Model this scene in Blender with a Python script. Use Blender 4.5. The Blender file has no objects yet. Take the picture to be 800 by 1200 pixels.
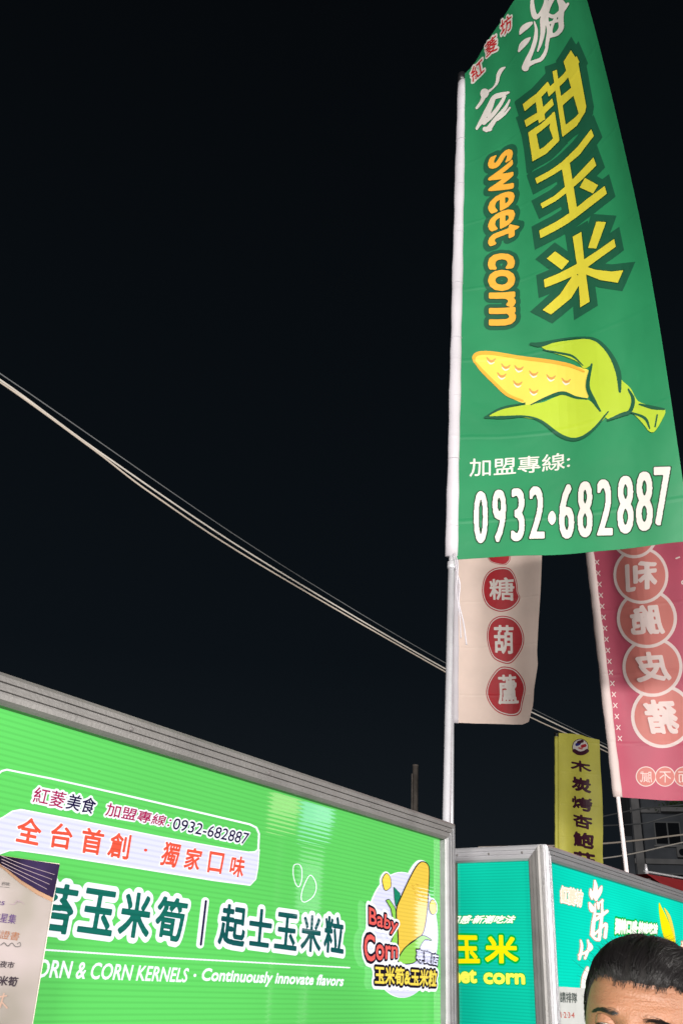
import bpy, bmesh, math, random
import numpy as np
from mathutils import Vector
random.seed(7); rng = np.random.default_rng(7)
scene = bpy.context.scene
C = scene.collection
rad = math.radians

# ------------------------------------------------------------------ camera, world, light, exposure
EYE = np.array([0.0, 0.0, 1.6])
FPX = 1069.0                                    # focal length in photograph pixels (1200 px tall)
PITCH, ROLL = math.atan(544/1069), math.atan(105/2100)
_F = np.array([0, math.cos(PITCH), math.sin(PITCH)])
_U0 = np.array([0, -math.sin(PITCH), math.cos(PITCH)]); _R0 = np.array([1.0, 0, 0])
_R = math.cos(ROLL)*_R0 + math.sin(ROLL)*_U0
_U = math.cos(ROLL)*_U0 - math.sin(ROLL)*_R0
cam_d = bpy.data.cameras.new('camera'); cam = bpy.data.objects.new('camera', cam_d); C.objects.link(cam)
cam_d.sensor_fit = 'VERTICAL'; cam_d.sensor_height = 36; cam_d.lens = FPX*36/1200
cam_d.clip_start = 0.05; cam_d.clip_end = 2000
from mathutils import Matrix
M = Matrix(((_R[0], _U[0], -_F[0], EYE[0]), (_R[1], _U[1], -_F[1], EYE[1]), (_R[2], _U[2], -_F[2], EYE[2]), (0, 0, 0, 1)))
cam.matrix_world = M
scene.camera = cam

world = bpy.data.worlds.new('World'); scene.world = world; world.use_nodes = True
wn = world.node_tree.nodes; wl = world.node_tree.links
bg = wn['Background']
tc = wn.new('ShaderNodeTexCoord'); sx = wn.new('ShaderNodeSeparateXYZ'); cr = wn.new('ShaderNodeValToRGB')
wl.new(tc.outputs['Generated'], sx.inputs[0]); wl.new(sx.outputs['Z'], cr.inputs[0]); wl.new(cr.outputs[0], bg.inputs[0])
cr.color_ramp.elements[0].position = 0.0; cr.color_ramp.elements[0].color = (.0088, .0120, .0155, 1)
cr.color_ramp.elements[1].position = 0.85; cr.color_ramp.elements[1].color = (.0018, .0026, .0035, 1)
e = cr.color_ramp.elements.new(.3); e.color = (.0036, .0056, .0080, 1)
bg.inputs[1].default_value = 1.0

fill_sun_d = bpy.data.lights.new('fill_sun', 'SUN'); fill_sun = bpy.data.objects.new('fill_sun', fill_sun_d); C.objects.link(fill_sun)
fill_sun_d.energy = 0.55; fill_sun_d.angle = rad(12); fill_sun_d.color = (1, .96, .92)  # weak fill added to the night, standing for distant market light
def aim(o, d):
    o.rotation_euler = Vector(d).to_track_quat('-Z', 'Y').to_euler()
az = rad(28); aim(fill_sun, (math.sin(az), math.cos(az), -.10))

scene.view_settings.view_transform = 'Standard'; scene.view_settings.look = 'None'
scene.view_settings.exposure = 0; scene.view_settings.gamma = 1
scene.cycles.max_bounces = 6

# ------------------------------------------------------------------ geometry of sight lines: where a seen point lies on a surface
def ray(x, y):
    d = _F*FPX + _R*(x-400) + _U*(600-y)
    return d/math.hypot(d[0], d[1])
def at(x, y, dist):                              # point seen at (x, y), `dist` metres away over the ground
    return EYE + ray(x, y)*dist
def proj(P):
    Q = np.asarray(P) - EYE; z = Q@_F
    return np.stack([400+FPX*(Q@_R)/z, 600-FPX*(Q@_U)/z], -1)

class Plane:                                     # vertical plane; s runs along a compass heading, t upward (world z)
    def __init__(self, origin, heading, back=0.0):
        a = rad(heading); self.d = np.array([math.sin(a), math.cos(a), 0.0])
        self.n = np.array([math.sin(a+math.pi/2), math.cos(a+math.pi/2), 0.0])
        if self.n@(EYE-origin) < 0: self.n = -self.n
        self.o = np.array([origin[0], origin[1], 0.0]) - self.n*back
        self.flat = True
    def P(self, s, t):
        s = np.asarray(s, float); t = np.asarray(t, float)
        return self.o + s[..., None]*self.d + t[..., None]*np.array([0, 0, 1.0])
    def N(self, s, t):
        return np.broadcast_to(self.n, np.shape(s)+(3,))
    def inv(self, x, y):
        r = ray(x, y); k = self.n@(self.o-EYE)/(self.n@r); p = EYE+r*k
        return np.array([(p-self.o)@self.d, p[2]])

class Flag:                                      # cloth hung from a leaning pole, its heading changing with height and width
    def __init__(self, pb, pt, apoly, kpoly, W, ripple=None, flip=1):
        self.pb, self.pt = np.array(pb), np.array(pt); self.a, self.k, self.W = apoly, kpoly, W
        self.H = self.pt[2]-self.pb[2]; self.rip = ripple; self.flat = False
    def pole(self, v):
        v = np.asarray(v, float); return self.pb + v[..., None]*(self.pt-self.pb)
    def raw(self, s, v):
        s = np.asarray(s, float); v = np.asarray(v, float)
        a = np.polyval(self.a, v); k = np.polyval(self.k, v); P = self.pole(v).copy(); n = 20
        for i in range(n):
            h = a+k*s*(i+.5)/n
            P[..., 0] += np.sin(h)*s/n; P[..., 1] += np.cos(h)*s/n
        if self.rip is not None:
            P = P + self._n(s, v)*(self.rip(s, v*self.H)*np.minimum(1, s/.08))[..., None]
        return P
    def _n(self, s, v):
        h = np.polyval(self.a, v)+np.polyval(self.k, v)*s+math.pi/2
        return np.stack([np.sin(h), np.cos(h), 0*h], -1)
    def P(self, s, t): return self.raw(s, np.asarray(t)/self.H)
    def N(self, s, t):
        s = np.asarray(s, float); t = np.asarray(t, float); e = 1e-3
        a = self.P(s+e, t)-self.P(s-e, t); b = self.P(s, t+e)-self.P(s, t-e)
        n = np.cross(a, b); n /= np.linalg.norm(n, axis=-1, keepdims=True)
        f = np.sign(np.sum(n*(EYE-self.P(s, t)), -1, keepdims=True))
        return n*f
    def inv(self, x, y):
        b = proj(self.pb); t_ = proj(self.pt)
        q = np.array([self.W*.5, self.H*np.clip((y-b[1])/(t_[1]-b[1]), 0, 1)])
        for i in range(14):
            c = proj(self.P(q[0], q[1])); e = np.array([x, y])-c
            if abs(e).max() < .02: break
            h = 1e-4
            J = np.stack([(proj(self.P(q[0]+h, q[1]))-c)/h, (proj(self.P(q[0], q[1]+h))-c)/h], 1)
            q = q+np.clip(np.linalg.lstsq(J, e, rcond=None)[0], -.3, .3)
        return q

# ------------------------------------------------------------------ materials
def srgb(r, g, b):
    f = lambda c: (c/255/12.92) if c/255 <= .04045 else ((c/255+.055)/1.055)**2.4
    return (f(r), f(g), f(b), 1)
MATS = {}
def mat(name, col, rough=.5, metal=0, spec=.5, noise=0, nscale=8, bump=0, bscale=60, sss=0, coat=0, stretch=None):
    if name in MATS: return MATS[name]
    m = bpy.data.materials.new(name); m.use_nodes = True; nt = m.node_tree; b = nt.nodes['Principled BSDF']
    b.inputs['Base Color'].default_value = col; b.inputs['Roughness'].default_value = rough
    b.inputs['Metallic'].default_value = metal; b.inputs['Specular IOR Level'].default_value = spec
    b.inputs['Coat Weight'].default_value = coat
    if sss: b.inputs['Subsurface Weight'].default_value = sss; b.inputs['Subsurface Radius'].default_value = (.012, .004, .002); b.inputs['Subsurface Scale'].default_value = 1
    t = nt.nodes.new('ShaderNodeTexCoord'); mp = nt.nodes.new('ShaderNodeMapping'); nt.links.new(t.outputs['Object'], mp.inputs[0])
    if stretch: mp.inputs['Scale'].default_value = stretch
    if noise:
        n = nt.nodes.new('ShaderNodeTexNoise'); n.inputs['Scale'].default_value = nscale; n.inputs['Detail'].default_value = 6
        nt.links.new(mp.outputs[0], n.inputs['Vector'])
        mr = nt.nodes.new('ShaderNodeMapRange'); mr.inputs[1].default_value = .3; mr.inputs[2].default_value = .7
        mr.inputs[3].default_value = 1-noise; mr.inputs[4].default_value = 1+noise*.5
        nt.links.new(n.outputs[0], mr.inputs[0])
        vm = nt.nodes.new('ShaderNodeVectorMath'); vm.operation = 'SCALE'; vm.inputs[0].default_value = col[:3]
        nt.links.new(mr.outputs[0], vm.inputs['Scale']); nt.links.new(vm.outputs[0], b.inputs['Base Color'])
    if bump:
        n2 = nt.nodes.new('ShaderNodeTexNoise'); n2.inputs['Scale'].default_value = bscale; n2.inputs['Detail'].default_value = 4
        nt.links.new(mp.outputs[0], n2.inputs['Vector'])
        bp = nt.nodes.new('ShaderNodeBump'); bp.inputs['Strength'].default_value = bump; bp.inputs['Distance'].default_value = .01
        nt.links.new(n2.outputs[0], bp.inputs['Height']); nt.links.new(bp.outputs[0], b.inputs['Normal'])
    MATS[name] = m; return m
def cloth(name, col, trans=.35, vary=.06):
    if name in MATS: return MATS[name]
    m = bpy.data.materials.new(name); m.use_nodes = True; nt = m.node_tree; nt.nodes.clear(); N = nt.nodes.new; L = nt.links.new
    out = N('ShaderNodeOutputMaterial'); d = N('ShaderNodeBsdfDiffuse'); tr = N('ShaderNodeBsdfTranslucent'); mx = N('ShaderNodeMixShader')
    gl = N('ShaderNodeBsdfGlossy'); gl.inputs['Roughness'].default_value = .5; gl.inputs['Color'].default_value = (.8, .8, .8, 1); m2 = N('ShaderNodeMixShader'); m2.inputs[0].default_value = .025
    t = N('ShaderNodeTexCoord'); n = N('ShaderNodeTexNoise'); n.inputs['Scale'].default_value = 5; n.inputs['Detail'].default_value = 5
    L(t.outputs['Object'], n.inputs['Vector'])
    mr = N('ShaderNodeMapRange'); mr.inputs[1].default_value = .3; mr.inputs[2].default_value = .7; mr.inputs[3].default_value = 1-vary; mr.inputs[4].default_value = 1+vary
    L(n.outputs[0], mr.inputs[0]); vm = N('ShaderNodeVectorMath'); vm.operation = 'SCALE'; vm.inputs[0].default_value = col[:3]; L(mr.outputs[0], vm.inputs['Scale'])
    L(vm.outputs[0], d.inputs[0]); L(vm.outputs[0], tr.inputs[0])
    # fine weave and crumple relief
    n2 = N('ShaderNodeTexNoise'); n2.inputs['Scale'].default_value = 3.5; n2.inputs['Detail'].default_value = 3; n2.inputs['Distortion'].default_value = .3; L(t.outputs['Object'], n2.inputs['Vector'])
    bp = N('ShaderNodeBump'); bp.inputs['Strength'].default_value = .22; bp.inputs['Distance'].default_value = .04; L(n2.outputs[0], bp.inputs['Height'])
    gp = N('ShaderNodeNewGeometry'); sz = N('ShaderNodeSeparateXYZ'); L(gp.outputs['Position'], sz.inputs[0])
    md = N('ShaderNodeMath'); md.operation = 'PINGPONG'; md.inputs[1].default_value = .165; L(sz.outputs['Z'], md.inputs[0])
    ex = N('ShaderNodeMapRange'); ex.inputs[1].default_value = 0; ex.inputs[2].default_value = .012; ex.inputs[3].default_value = 1; ex.inputs[4].default_value = 0; ex.interpolation_type = 'SMOOTHSTEP'; L(md.outputs[0], ex.inputs[0])
    wv = N('ShaderNodeTexNoise'); wv.inputs['Scale'].default_value = 700; L(t.outputs['Object'], wv.inputs['Vector'])
    b2 = N('ShaderNodeBump'); b2.inputs['Strength'].default_value = .30; b2.inputs['Distance'].default_value = .004; L(ex.outputs[0], b2.inputs['Height']); L(bp.outputs[0], b2.inputs['Normal'])
    b3 = N('ShaderNodeBump'); b3.inputs['Strength'].default_value = .12; b3.inputs['Distance'].default_value = .0006; L(wv.outputs[0], b3.inputs['Height']); L(b2.outputs[0], b3.inputs['Normal'])
    for s in (d, tr, gl): L(b3.outputs[0], s.inputs['Normal'])
    mx.inputs[0].default_value = trans; L(d.outputs[0], mx.inputs[1]); L(tr.outputs[0], mx.inputs[2])
    L(mx.outputs[0], m2.inputs[1]); L(gl.outputs[0], m2.inputs[2]); L(m2.outputs[0], out.inputs[0])
    MATS[name] = m; return m
def lit(name, col, strength=1.0, rib=.09, vary=.0, pitch=.0088, gloss=.12, vscale=1.3):
    """back-lit corrugated plastic: emission crossed by the ribs of the sheet, under a thin gloss"""
    if name in MATS: return MATS[name]
    m = bpy.data.materials.new(name); m.use_nodes = True; nt = m.node_tree; N = nt.nodes.new; L = nt.links.new
    b = nt.nodes['Principled BSDF']; b.inputs['Base Color'].default_value = [c*.18 for c in col[:3]]+[1]
    b.inputs['Roughness'].default_value = .035; b.inputs['Specular IOR Level'].default_value = .5
    g = N('ShaderNodeNewGeometry'); sp = N('ShaderNodeSeparateXYZ'); L(g.outputs['Position'], sp.inputs[0])
    mu = N('ShaderNodeMath'); mu.operation = 'MULTIPLY'; mu.inputs[1].default_value = 2*math.pi/pitch; L(sp.outputs['Z'], mu.inputs[0])
    si = N('ShaderNodeMath'); si.operation = 'SINE'; L(mu.outputs[0], si.inputs[0])
    mr = N('ShaderNodeMapRange'); mr.inputs[1].default_value = -1; mr.inputs[2].default_value = .2; mr.inputs[3].default_value = 1-2*rib; mr.inputs[4].default_value = 1+rib*.3; L(si.outputs[0], mr.inputs[0])
    n = N('ShaderNodeTexNoise'); n.inputs['Scale'].default_value = vscale; n.inputs['Detail'].default_value = 1; L(g.outputs['Position'], n.inputs['Vector'])
    m3 = N('ShaderNodeMapRange'); m3.inputs[1].default_value = .35; m3.inputs[2].default_value = .65; m3.inputs[3].default_value = 1-vary; m3.inputs[4].default_value = 1+vary; L(n.outputs[0], m3.inputs[0])
    pr = N('ShaderNodeMath'); pr.operation = 'MULTIPLY'; L(mr.outputs[0], pr.inputs[0]); L(m3.outputs[0], pr.inputs[1])
    p2 = N('ShaderNodeMath'); p2.operation = 'MULTIPLY'; p2.inputs[1].default_value = strength; L(pr.outputs[0], p2.inputs[0])
    b.inputs['Emission Color'].default_value = col; L(p2.outputs[0], b.inputs['Emission Strength'])
    bp = N('ShaderNodeBump'); bp.inputs['Strength'].default_value = .05; bp.inputs['Distance'].default_value = .0005; L(si.outputs[0], bp.inputs['Height']); L(bp.outputs[0], b.inputs['Normal'])
    MATS[name] = m; return m
def lamp_mat(name, col, s):
    if name in MATS: return MATS[name]
    m = bpy.data.materials.new(name); m.use_nodes = True; b = m.node_tree.nodes['Principled BSDF']
    b.inputs['Emission Color'].default_value = col; b.inputs['Emission Strength'].default_value = s; MATS[name] = m; return m

# ------------------------------------------------------------------ object helpers
def tag(o, label=None, cat=None, group=None, kind=None):
    if label: o['label'] = label
    if cat: o['category'] = cat
    if group: o['group'] = group
    if kind: o['kind'] = kind
    return o
def empty(name, loc, label=None, cat=None, group=None):
    o = bpy.data.objects.new(name, None); C.objects.link(o); o.location = Vector(loc); o.empty_display_size = .1
    bpy.context.view_layer.update()
    return tag(o, label, cat, group)
def add_mesh(name, verts, faces, mats, parent=None, fm=None, smooth=False):
    me = bpy.data.meshes.new(name); me.from_pydata([tuple(map(float, v)) for v in verts], [], [tuple(f) for f in faces]); me.update()
    for m in (mats if isinstance(mats, (list, tuple)) else [mats]): me.materials.append(m)
    if fm is not None: me.polygons.foreach_set('material_index', fm)
    if smooth: me.polygons.foreach_set('use_smooth', [True]*len(me.polygons))
    o = bpy.data.objects.new(name, me); C.objects.link(o)
    if parent is not None:
        o.parent = parent; o.matrix_parent_inverse = parent.matrix_world.inverted()
    return o
class MB:                                        # collects simple solids in world coordinates
    def __init__(s): s.v = []; s.f = []
    def box(s, c, d, ax=None):
        c = np.array(c, float); ax = ax or (np.array([1., 0, 0]), np.array([0, 1., 0]), np.array([0, 0, 1.])); b = len(s.v)
        for k in range(8):
            s.v.append(c+sum(ax[i]*d[i]*.5*(1 if (k >> i) & 1 else -1) for i in range(3)))
        for q in ((0, 2, 3, 1), (4, 5, 7, 6), (0, 1, 5, 4), (2, 6, 7, 3), (0, 4, 6, 2), (1, 3, 7, 5)): s.f.append([b+i for i in q])
        return s
    def tube(s, pts, r, n=10, cap=True, flat=None):
        pts = [np.array(p, float) for p in pts]; b = len(s.v); rs = r if hasattr(r, '__len__') else [r]*len(pts)
        for i, p in enumerate(pts):
            t = pts[min(i+1, len(pts)-1)]-pts[max(i-1, 0)]; t /= np.linalg.norm(t)
            u = np.cross(t, [0, 0, 1.]) if abs(t[2]) < .9 else np.cross(t, [0, 1., 0]); u /= np.linalg.norm(u); w = np.cross(u, t)
            for k in range(n):
                a = 2*math.pi*k/n; s.v.append(p+rs[i]*(math.cos(a)*u+math.sin(a)*w))
        for i in range(len(pts)-1):
            for k in range(n):
                k2 = (k+1) % n; s.f.append([b+i*n+k, b+i*n+k2, b+(i+1)*n+k2, b+(i+1)*n+k])
        if cap:
            s.f.append([b+k for k in range(n)][::-1]); s.f.append([b+(len(pts)-1)*n+k for k in range(n)])
        return s
    def build(s, name, m, parent=None, smooth=False): 
        o = add_mesh(name, s.v, s.f, m, parent)
        if smooth:
            me = o.data; me.polygons.foreach_set('use_smooth', [len(p.vertices) == 4 for p in me.polygons])
        return o

# ------------------------------------------------------------------ flat print: glyphs and drawn shapes as clean outlines
_tc = {}
def glyph_tris(body, offset=0.0, shear=0.0, spacing=1.0):
    key = (body, offset, shear, spacing)
    if key in _tc: return _tc[key]
    cu = bpy.data.curves.new('t', 'FONT'); cu.body = body; cu.offset = offset; cu.shear = shear; cu.resolution_u = 3; cu.space_character = spacing
    o = bpy.data.objects.new('t', cu); C.objects.link(o)
    dg = bpy.context.evaluated_depsgraph_get(); me = o.evaluated_get(dg).to_mesh(); me.calc_loop_triangles()
    v = np.array([x.co[:2] for x in me.vertices]); t = np.array([x.vertices[:] for x in me.loop_triangles])
    o.evaluated_get(dg).to_mesh_clear(); bpy.data.objects.remove(o); bpy.data.curves.remove(cu)
    lo, hi = v.min(0), v.max(0); v = (v-lo)/(hi-lo); _tc[key] = (v, t, (hi-lo)[0]/(hi-lo)[1]); return _tc[key]
class Canvas:
    def __init__(s, x0, y0, x1, y1, res):
        s.x0, s.y0, s.res = x0, y0, res; s.w = int((x1-x0)*res)+2; s.h = int((y1-y0)*res)+2; s.m = np.zeros((s.h, s.w), bool)
    def tris(s, V, T):
        P = (V-[s.x0, s.y0])*s.res
        for t in T:
            a, b, c = P[t[0]], P[t[1]], P[t[2]]
            lo = np.floor(np.minimum(np.minimum(a, b), c)).astype(int); hi = np.ceil(np.maximum(np.maximum(a, b), c)).astype(int)+1
            lx, ly = max(lo[0], 0), max(lo[1], 0); hx, hy = min(hi[0], s.w), min(hi[1], s.h)
            if hx <= lx or hy <= ly: continue
            X, Y = np.meshgrid(np.arange(lx, hx), np.arange(ly, hy))
            f = lambda p, q: (q[0]-p[0])*(Y-p[1])-(q[1]-p[1])*(X-p[0])
            d1, d2, d3 = f(a, b), f(b, c), f(c, a); e = .01
            s.m[ly:hy, lx:hx] |= ((d1 >= -e) & (d2 >= -e) & (d3 >= -e)) | ((d1 <= e) & (d2 <= e) & (d3 <= e))
    def capsule(s, a, b, ra, rb):
        a = (np.array(a)-[s.x0, s.y0])*s.res; b = (np.array(b)-[s.x0, s.y0])*s.res; ra *= s.res; rb *= s.res; r = max(ra, rb)+1
        lx, ly = np.maximum(np.floor(np.minimum(a, b)-r).astype(int), 0); hx, hy = np.ceil(np.maximum(a, b)+r).astype(int); hx = min(hx, s.w); hy = min(hy, s.h)
        if hx <= lx or hy <= ly: return
        X, Y = np.meshgrid(np.arange(lx, hx), np.arange(ly, hy)); d = b-a; L2 = max(d@d, 1e-9)
        k = np.clip(((X-a[0])*d[0]+(Y-a[1])*d[1])/L2, 0, 1)
        s.m[ly:hy, lx:hx] |= np.hypot(X-a[0]-k*d[0], Y-a[1]-k*d[1]) <= ra+(rb-ra)*k
    def poly(s, pts):
        P = (np.array(pts, float)-[s.x0, s.y0])*s.res; X, Y = np.meshgrid(np.arange(s.w), np.arange(s.h)); ins = np.zeros((s.h, s.w), bool)
        for i in range(len(P)):
            (ax, ay), (bx, by) = P[i], P[i-1]
            if ay == by: continue
            c = ((ay > Y) != (by > Y)) & (X < (bx-ax)*(Y-ay)/(by-ay)+ax); ins ^= c
        s.m |= ins
    def loops(s, grow=0.0, tol=.35):
        gx, gy = grow if isinstance(grow, tuple) else (grow, grow)
        m = s.m; rx, ry = gx*s.res, max(gy*s.res, .01)
        if max(rx, ry) > .3:
            R = int(math.ceil(max(rx, ry))); p = np.pad(m, R); o = np.zeros_like(m)
            for dy in range(-R, R+1):
                w = 1-dy*dy/(ry*ry)
                if w < 0: continue
                w = int(rx*math.sqrt(w)); row = p[R+dy:R+dy+s.h]
                cs = np.cumsum(np.pad(row, ((0, 0), (1, 0))).astype(np.int32), 1)
                lo = R-w; hi = R+w+1; o |= (cs[:, hi:hi+s.w]-cs[:, lo:lo+s.w]) > 0
            m = o
        g = np.pad(m.astype(np.float32), 2)
        k = g.copy(); g = (k+np.roll(k, 1, 0)+np.roll(k, -1, 0)+np.roll(k, 1, 1)+np.roll(k, -1, 1)+.5*(np.roll(np.roll(k, 1, 0), 1, 1)+np.roll(np.roll(k, 1, 0), -1, 1)+np.roll(np.roll(k, -1, 0), 1, 1)+np.roll(np.roll(k, -1, 0), -1, 1)))/7
        th = .5001; b = g > th
        code = b[:-1, :-1]*1+b[:-1, 1:]*2+b[1:, 1:]*4+b[1:, :-1]*8
        ys, xs = np.nonzero((code > 0) & (code < 15)); nxt = {}
        tab = {1: [(3, 0)], 2: [(0, 1)], 3: [(3, 1)], 4: [(1, 2)], 5: [(3, 0), (1, 2)], 6: [(0, 2)], 7: [(3, 2)], 8: [(2, 3)], 9: [(2, 0)], 10: [(0, 1), (2, 3)], 11: [(2, 1)], 12: [(1, 3)], 13: [(1, 0)], 14: [(0, 3)]}
        def ek(y, x, e): return (0, y, x) if e == 0 else (1, y, x+1) if e == 1 else (0, y+1, x) if e == 2 else (1, y, x)
        for y, x in zip(ys.tolist(), xs.tolist()):
            for a, c in tab[int(code[y, x])]: nxt[ek(y, x, a)] = ek(y, x, c)
        def pt(e):
            o, y, x = e
            if o == 0: a, c = g[y, x], g[y, x+1]; return (x+(th-a)/(c-a), y)
            a, c = g[y, x], g[y+1, x]; return (x, y+(th-a)/(c-a))
        out = []
        while nxt:
            st = next(iter(nxt)); L = []; cur = st
            while cur in nxt: L.append(pt(cur)); cur = nxt.pop(cur)
            if len(L) < 6: continue
            L = simplify(np.array(L), tol)
            if len(L) >= 3: out.append((L-2)/s.res+[s.x0, s.y0])
        return out
def simplify(L, tol):
    n = len(L); keep = np.zeros(n, bool); h = n//2; keep[0] = keep[h] = True; Q = np.vstack([L, L[:1]]); st = [(0, h), (h, n)]
    while st:
        a, b = st.pop()
        if b-a < 2: continue
        d = Q[b]-Q[a]; l = math.hypot(*d) or 1; dist = abs((Q[a+1:b, 0]-Q[a, 0])*d[1]-(Q[a+1:b, 1]-Q[a, 1])*d[0])/l
        k = int(dist.argmax())
        if dist[k] > tol: k += a+1; keep[k] = True; st += [(a, k), (k, b)]
    return L[keep]
def fill(loops):
    cu = bpy.data.curves.new('f', 'CURVE'); cu.dimensions = '2D'; cu.fill_mode = 'BOTH'
    for L in loops:
        sp = cu.splines.new('POLY'); sp.points.add(len(L)-1); sp.use_cyclic_u = True
        sp.points.foreach_set('co', np.hstack([L, np.zeros((len(L), 1)), np.ones((len(L), 1))]).ravel())
    o = bpy.data.objects.new('f', cu); C.objects.link(o); dg = bpy.context.evaluated_depsgraph_get(); me = o.evaluated_get(dg).to_mesh()
    v = np.array([x.co[:2] for x in me.vertices]).reshape(-1, 2); f = [list(p.vertices) for p in me.polygons]
    o.evaluated_get(dg).to_mesh_clear(); bpy.data.objects.remove(o); bpy.data.curves.remove(cu); return v, f
CELL = .03
def conform(V, F):                               # cut along the cloth's own grid so that print follows the folds
    bm = bmesh.new(); vs = [bm.verts.new((x, y, 0)) for x, y in V]
    for f in F:
        try: bm.faces.new([vs[i] for i in f])
        except ValueError: pass
    for ax in (0, 1):
        lo, hi = V[:, ax].min(), V[:, ax].max()
        for k in range(math.ceil(lo/CELL), math.floor(hi/CELL)+1):
            co = [0, 0, 0]; co[ax] = k*CELL; no = [0, 0, 0]; no[ax] = 1
            bmesh.ops.bisect_plane(bm, geom=bm.verts[:]+bm.edges[:]+bm.faces[:], plane_co=co, plane_no=no, dist=1e-6)
    bm.verts.index_update(); V2 = np.array([v.co[:2] for v in bm.verts]); F2 = [[v.index for v in f.verts] for f in bm.faces]; bm.free(); return V2, F2
def lay(name, layers, surf, parent):
    """layers: (V in (s,t), F, material, height above the surface) -> one mesh"""
    AV, AF, FM, ML = [], [], [], []
    for V, F, m, off in layers:
        if len(F) == 0: continue
        if not surf.flat: V, F = conform(V, F)
        P = surf.P(V[:, 0], V[:, 1])+surf.N(V[:, 0], V[:, 1])*off
        b = len(AV); AV += list(P)
        if m not in ML: ML.append(m)
        for f in F:
            p = [P[i] for i in f[:3]]
            nn = np.cross(p[1]-p[0], p[2]-p[0])
            if nn@(EYE-p[0]) < 0: f = f[::-1]
            AF.append([b+i for i in f]); FM.append(ML.index(m))
    return add_mesh(name, AV, AF, ML, parent, FM)
def text(name, body, quad, surf, parent, layers, weight=0.0, mirror=False, shear=0.0, spacing=1.0, res=None, base=.0012, step=.0008):
    """quad: where the ink's corners TL, TR, BR, BL lie (as seen); layers: [(grow as a share of the height, material), ...] back to front"""
    v, t, asp = glyph_tris(body, 0, shear, spacing)
    q = np.array([surf.inv(*p) for p in quad])
    W = (np.linalg.norm(q[1]-q[0])+np.linalg.norm(q[2]-q[3]))/2; H = (np.linalg.norm(q[3]-q[0])+np.linalg.norm(q[2]-q[1]))/2
    W /= H                                       # metric box W x 1
    if mirror: v = v*[-1, 1]+[1, 0]
    wx, wy = weight if isinstance(weight, tuple) else (weight, weight); V = v*[W-2*wx, 1-2*wy]+[wx, wy]
    gm = max(g for g, _ in layers)+max(wx, wy)+.03; cv = Canvas(-gm, -gm, W+gm, 1+gm, res or 110); cv.tris(V, t)
    L = []
    for i, (g, m) in enumerate(layers):
        lv, lf = fill(cv.loops((g+wx, g+wy)))
        a = lv[:, 0:1]/W; b = lv[:, 1:2]
        st = (1-a)*(1-b)*q[3]+a*(1-b)*q[2]+a*b*q[1]+(1-a)*b*q[0]
        L.append((st, lf, m, base+step*i))
    return lay(name, L, surf, parent)
def shape(name, surf, parent, items, base=.0012, step=.0008, res=4, crisp=False):
    """items: (kind, data, material[, grow]) in seen coordinates; kind poly / stroke"""
    L = []
    for i, it in enumerate(items):
        kind, data, m = it[:3]; grow = it[3] if len(it) > 3 else 0
        if kind == 'poly' and not grow: loops = [np.array(data, float)]
        elif kind == 'union':
            ps = [miter(d, grow) if grow else d for d in data]; pts = np.array([p for d in ps for p in d]); lo = pts.min(0)-2; hi = pts.max(0)+2
            cv = Canvas(lo[0], lo[1], hi[0], hi[1], res)
            for d in ps: cv.poly(d)
            loops = cv.loops(0, tol=.3)
        elif kind == 'holes': loops = [np.array(d, float) for d in data]
        else:
            if kind == 'poly': pts = np.array(data, float); mw = 0
            else: pts = np.array([p[:2] for st in data for p in st], float); mw = max(p[2] for st in data for p in st)
            lo = pts.min(0)-mw-grow-2; hi = pts.max(0)+mw+grow+2; cv = Canvas(lo[0], lo[1], hi[0], hi[1], res)
            if kind == 'poly': cv.poly(data)
            else:
                for st in data:
                    for a, b in zip(st[:-1], st[1:]): cv.capsule(a[:2], b[:2], a[2]/2, b[2]/2)
            loops = cv.loops(grow, tol=.3)
        st_loops = [np.array([surf.inv(x, y) for x, y in lp]) for lp in loops]
        v, f = fill(st_loops); L.append((v, f, m, base+step*i))
    return lay(name, L, surf, parent)
def miter(poly, d):
    P = np.array(poly, float); n = len(P); A = sum(P[i-1][0]*P[i][1]-P[i][0]*P[i-1][1] for i in range(n)); sg = 1 if A > 0 else -1; out = []
    for i in range(n):
        a = P[i]-P[i-1]; b = P[(i+1) % n]-P[i]; a /= np.linalg.norm(a)+1e-9; b /= np.linalg.norm(b)+1e-9
        na = np.array([a[1], -a[0]])*sg; nb = np.array([b[1], -b[0]])*sg; m = na+nb; l = max(m@m/2, .45); out.append(tuple(P[i]+m*d/l))
    return out
def thin(k, pts): return [(p[0], p[1], abs(p[2])/k) for p in pts]
def zoomed(x0, y0, k, pts): return [(x0+p[0]/k, y0+p[1]/k)+tuple(p[2:]) for p in pts]
def smooth_path(pts, n=5):                       # Catmull-Rom through points (extra columns too)
    P = np.array(pts, float); P = np.vstack([2*P[0]-P[1], P, 2*P[-1]-P[-2]]); out = []
    for i in range(1, len(P)-2):
        for k in range(n):
            t = k/n; out.append(.5*((2*P[i])+(-P[i-1]+P[i+1])*t+(2*P[i-1]-5*P[i]+4*P[i+1]-P[i+2])*t*t+(-P[i-1]+3*P[i]-3*P[i+1]+P[i+2])*t**3))
    out.append(P[-2]); return [tuple(p) for p in out]
def smooth_loop(pts, n=5):
    P = np.array(pts, float); N_ = len(P); out = []
    for i in range(N_):
        a, b, c, d = P[i-1], P[i], P[(i+1) % N_], P[(i+2) % N_]
        for k in range(n):
            t = k/n; out.append(.5*((2*b)+(-a+c)*t+(2*a-5*b+4*c-d)*t*t+(-a+3*b-3*c+d)*t**3))
    return [tuple(p) for p in out]

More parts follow.
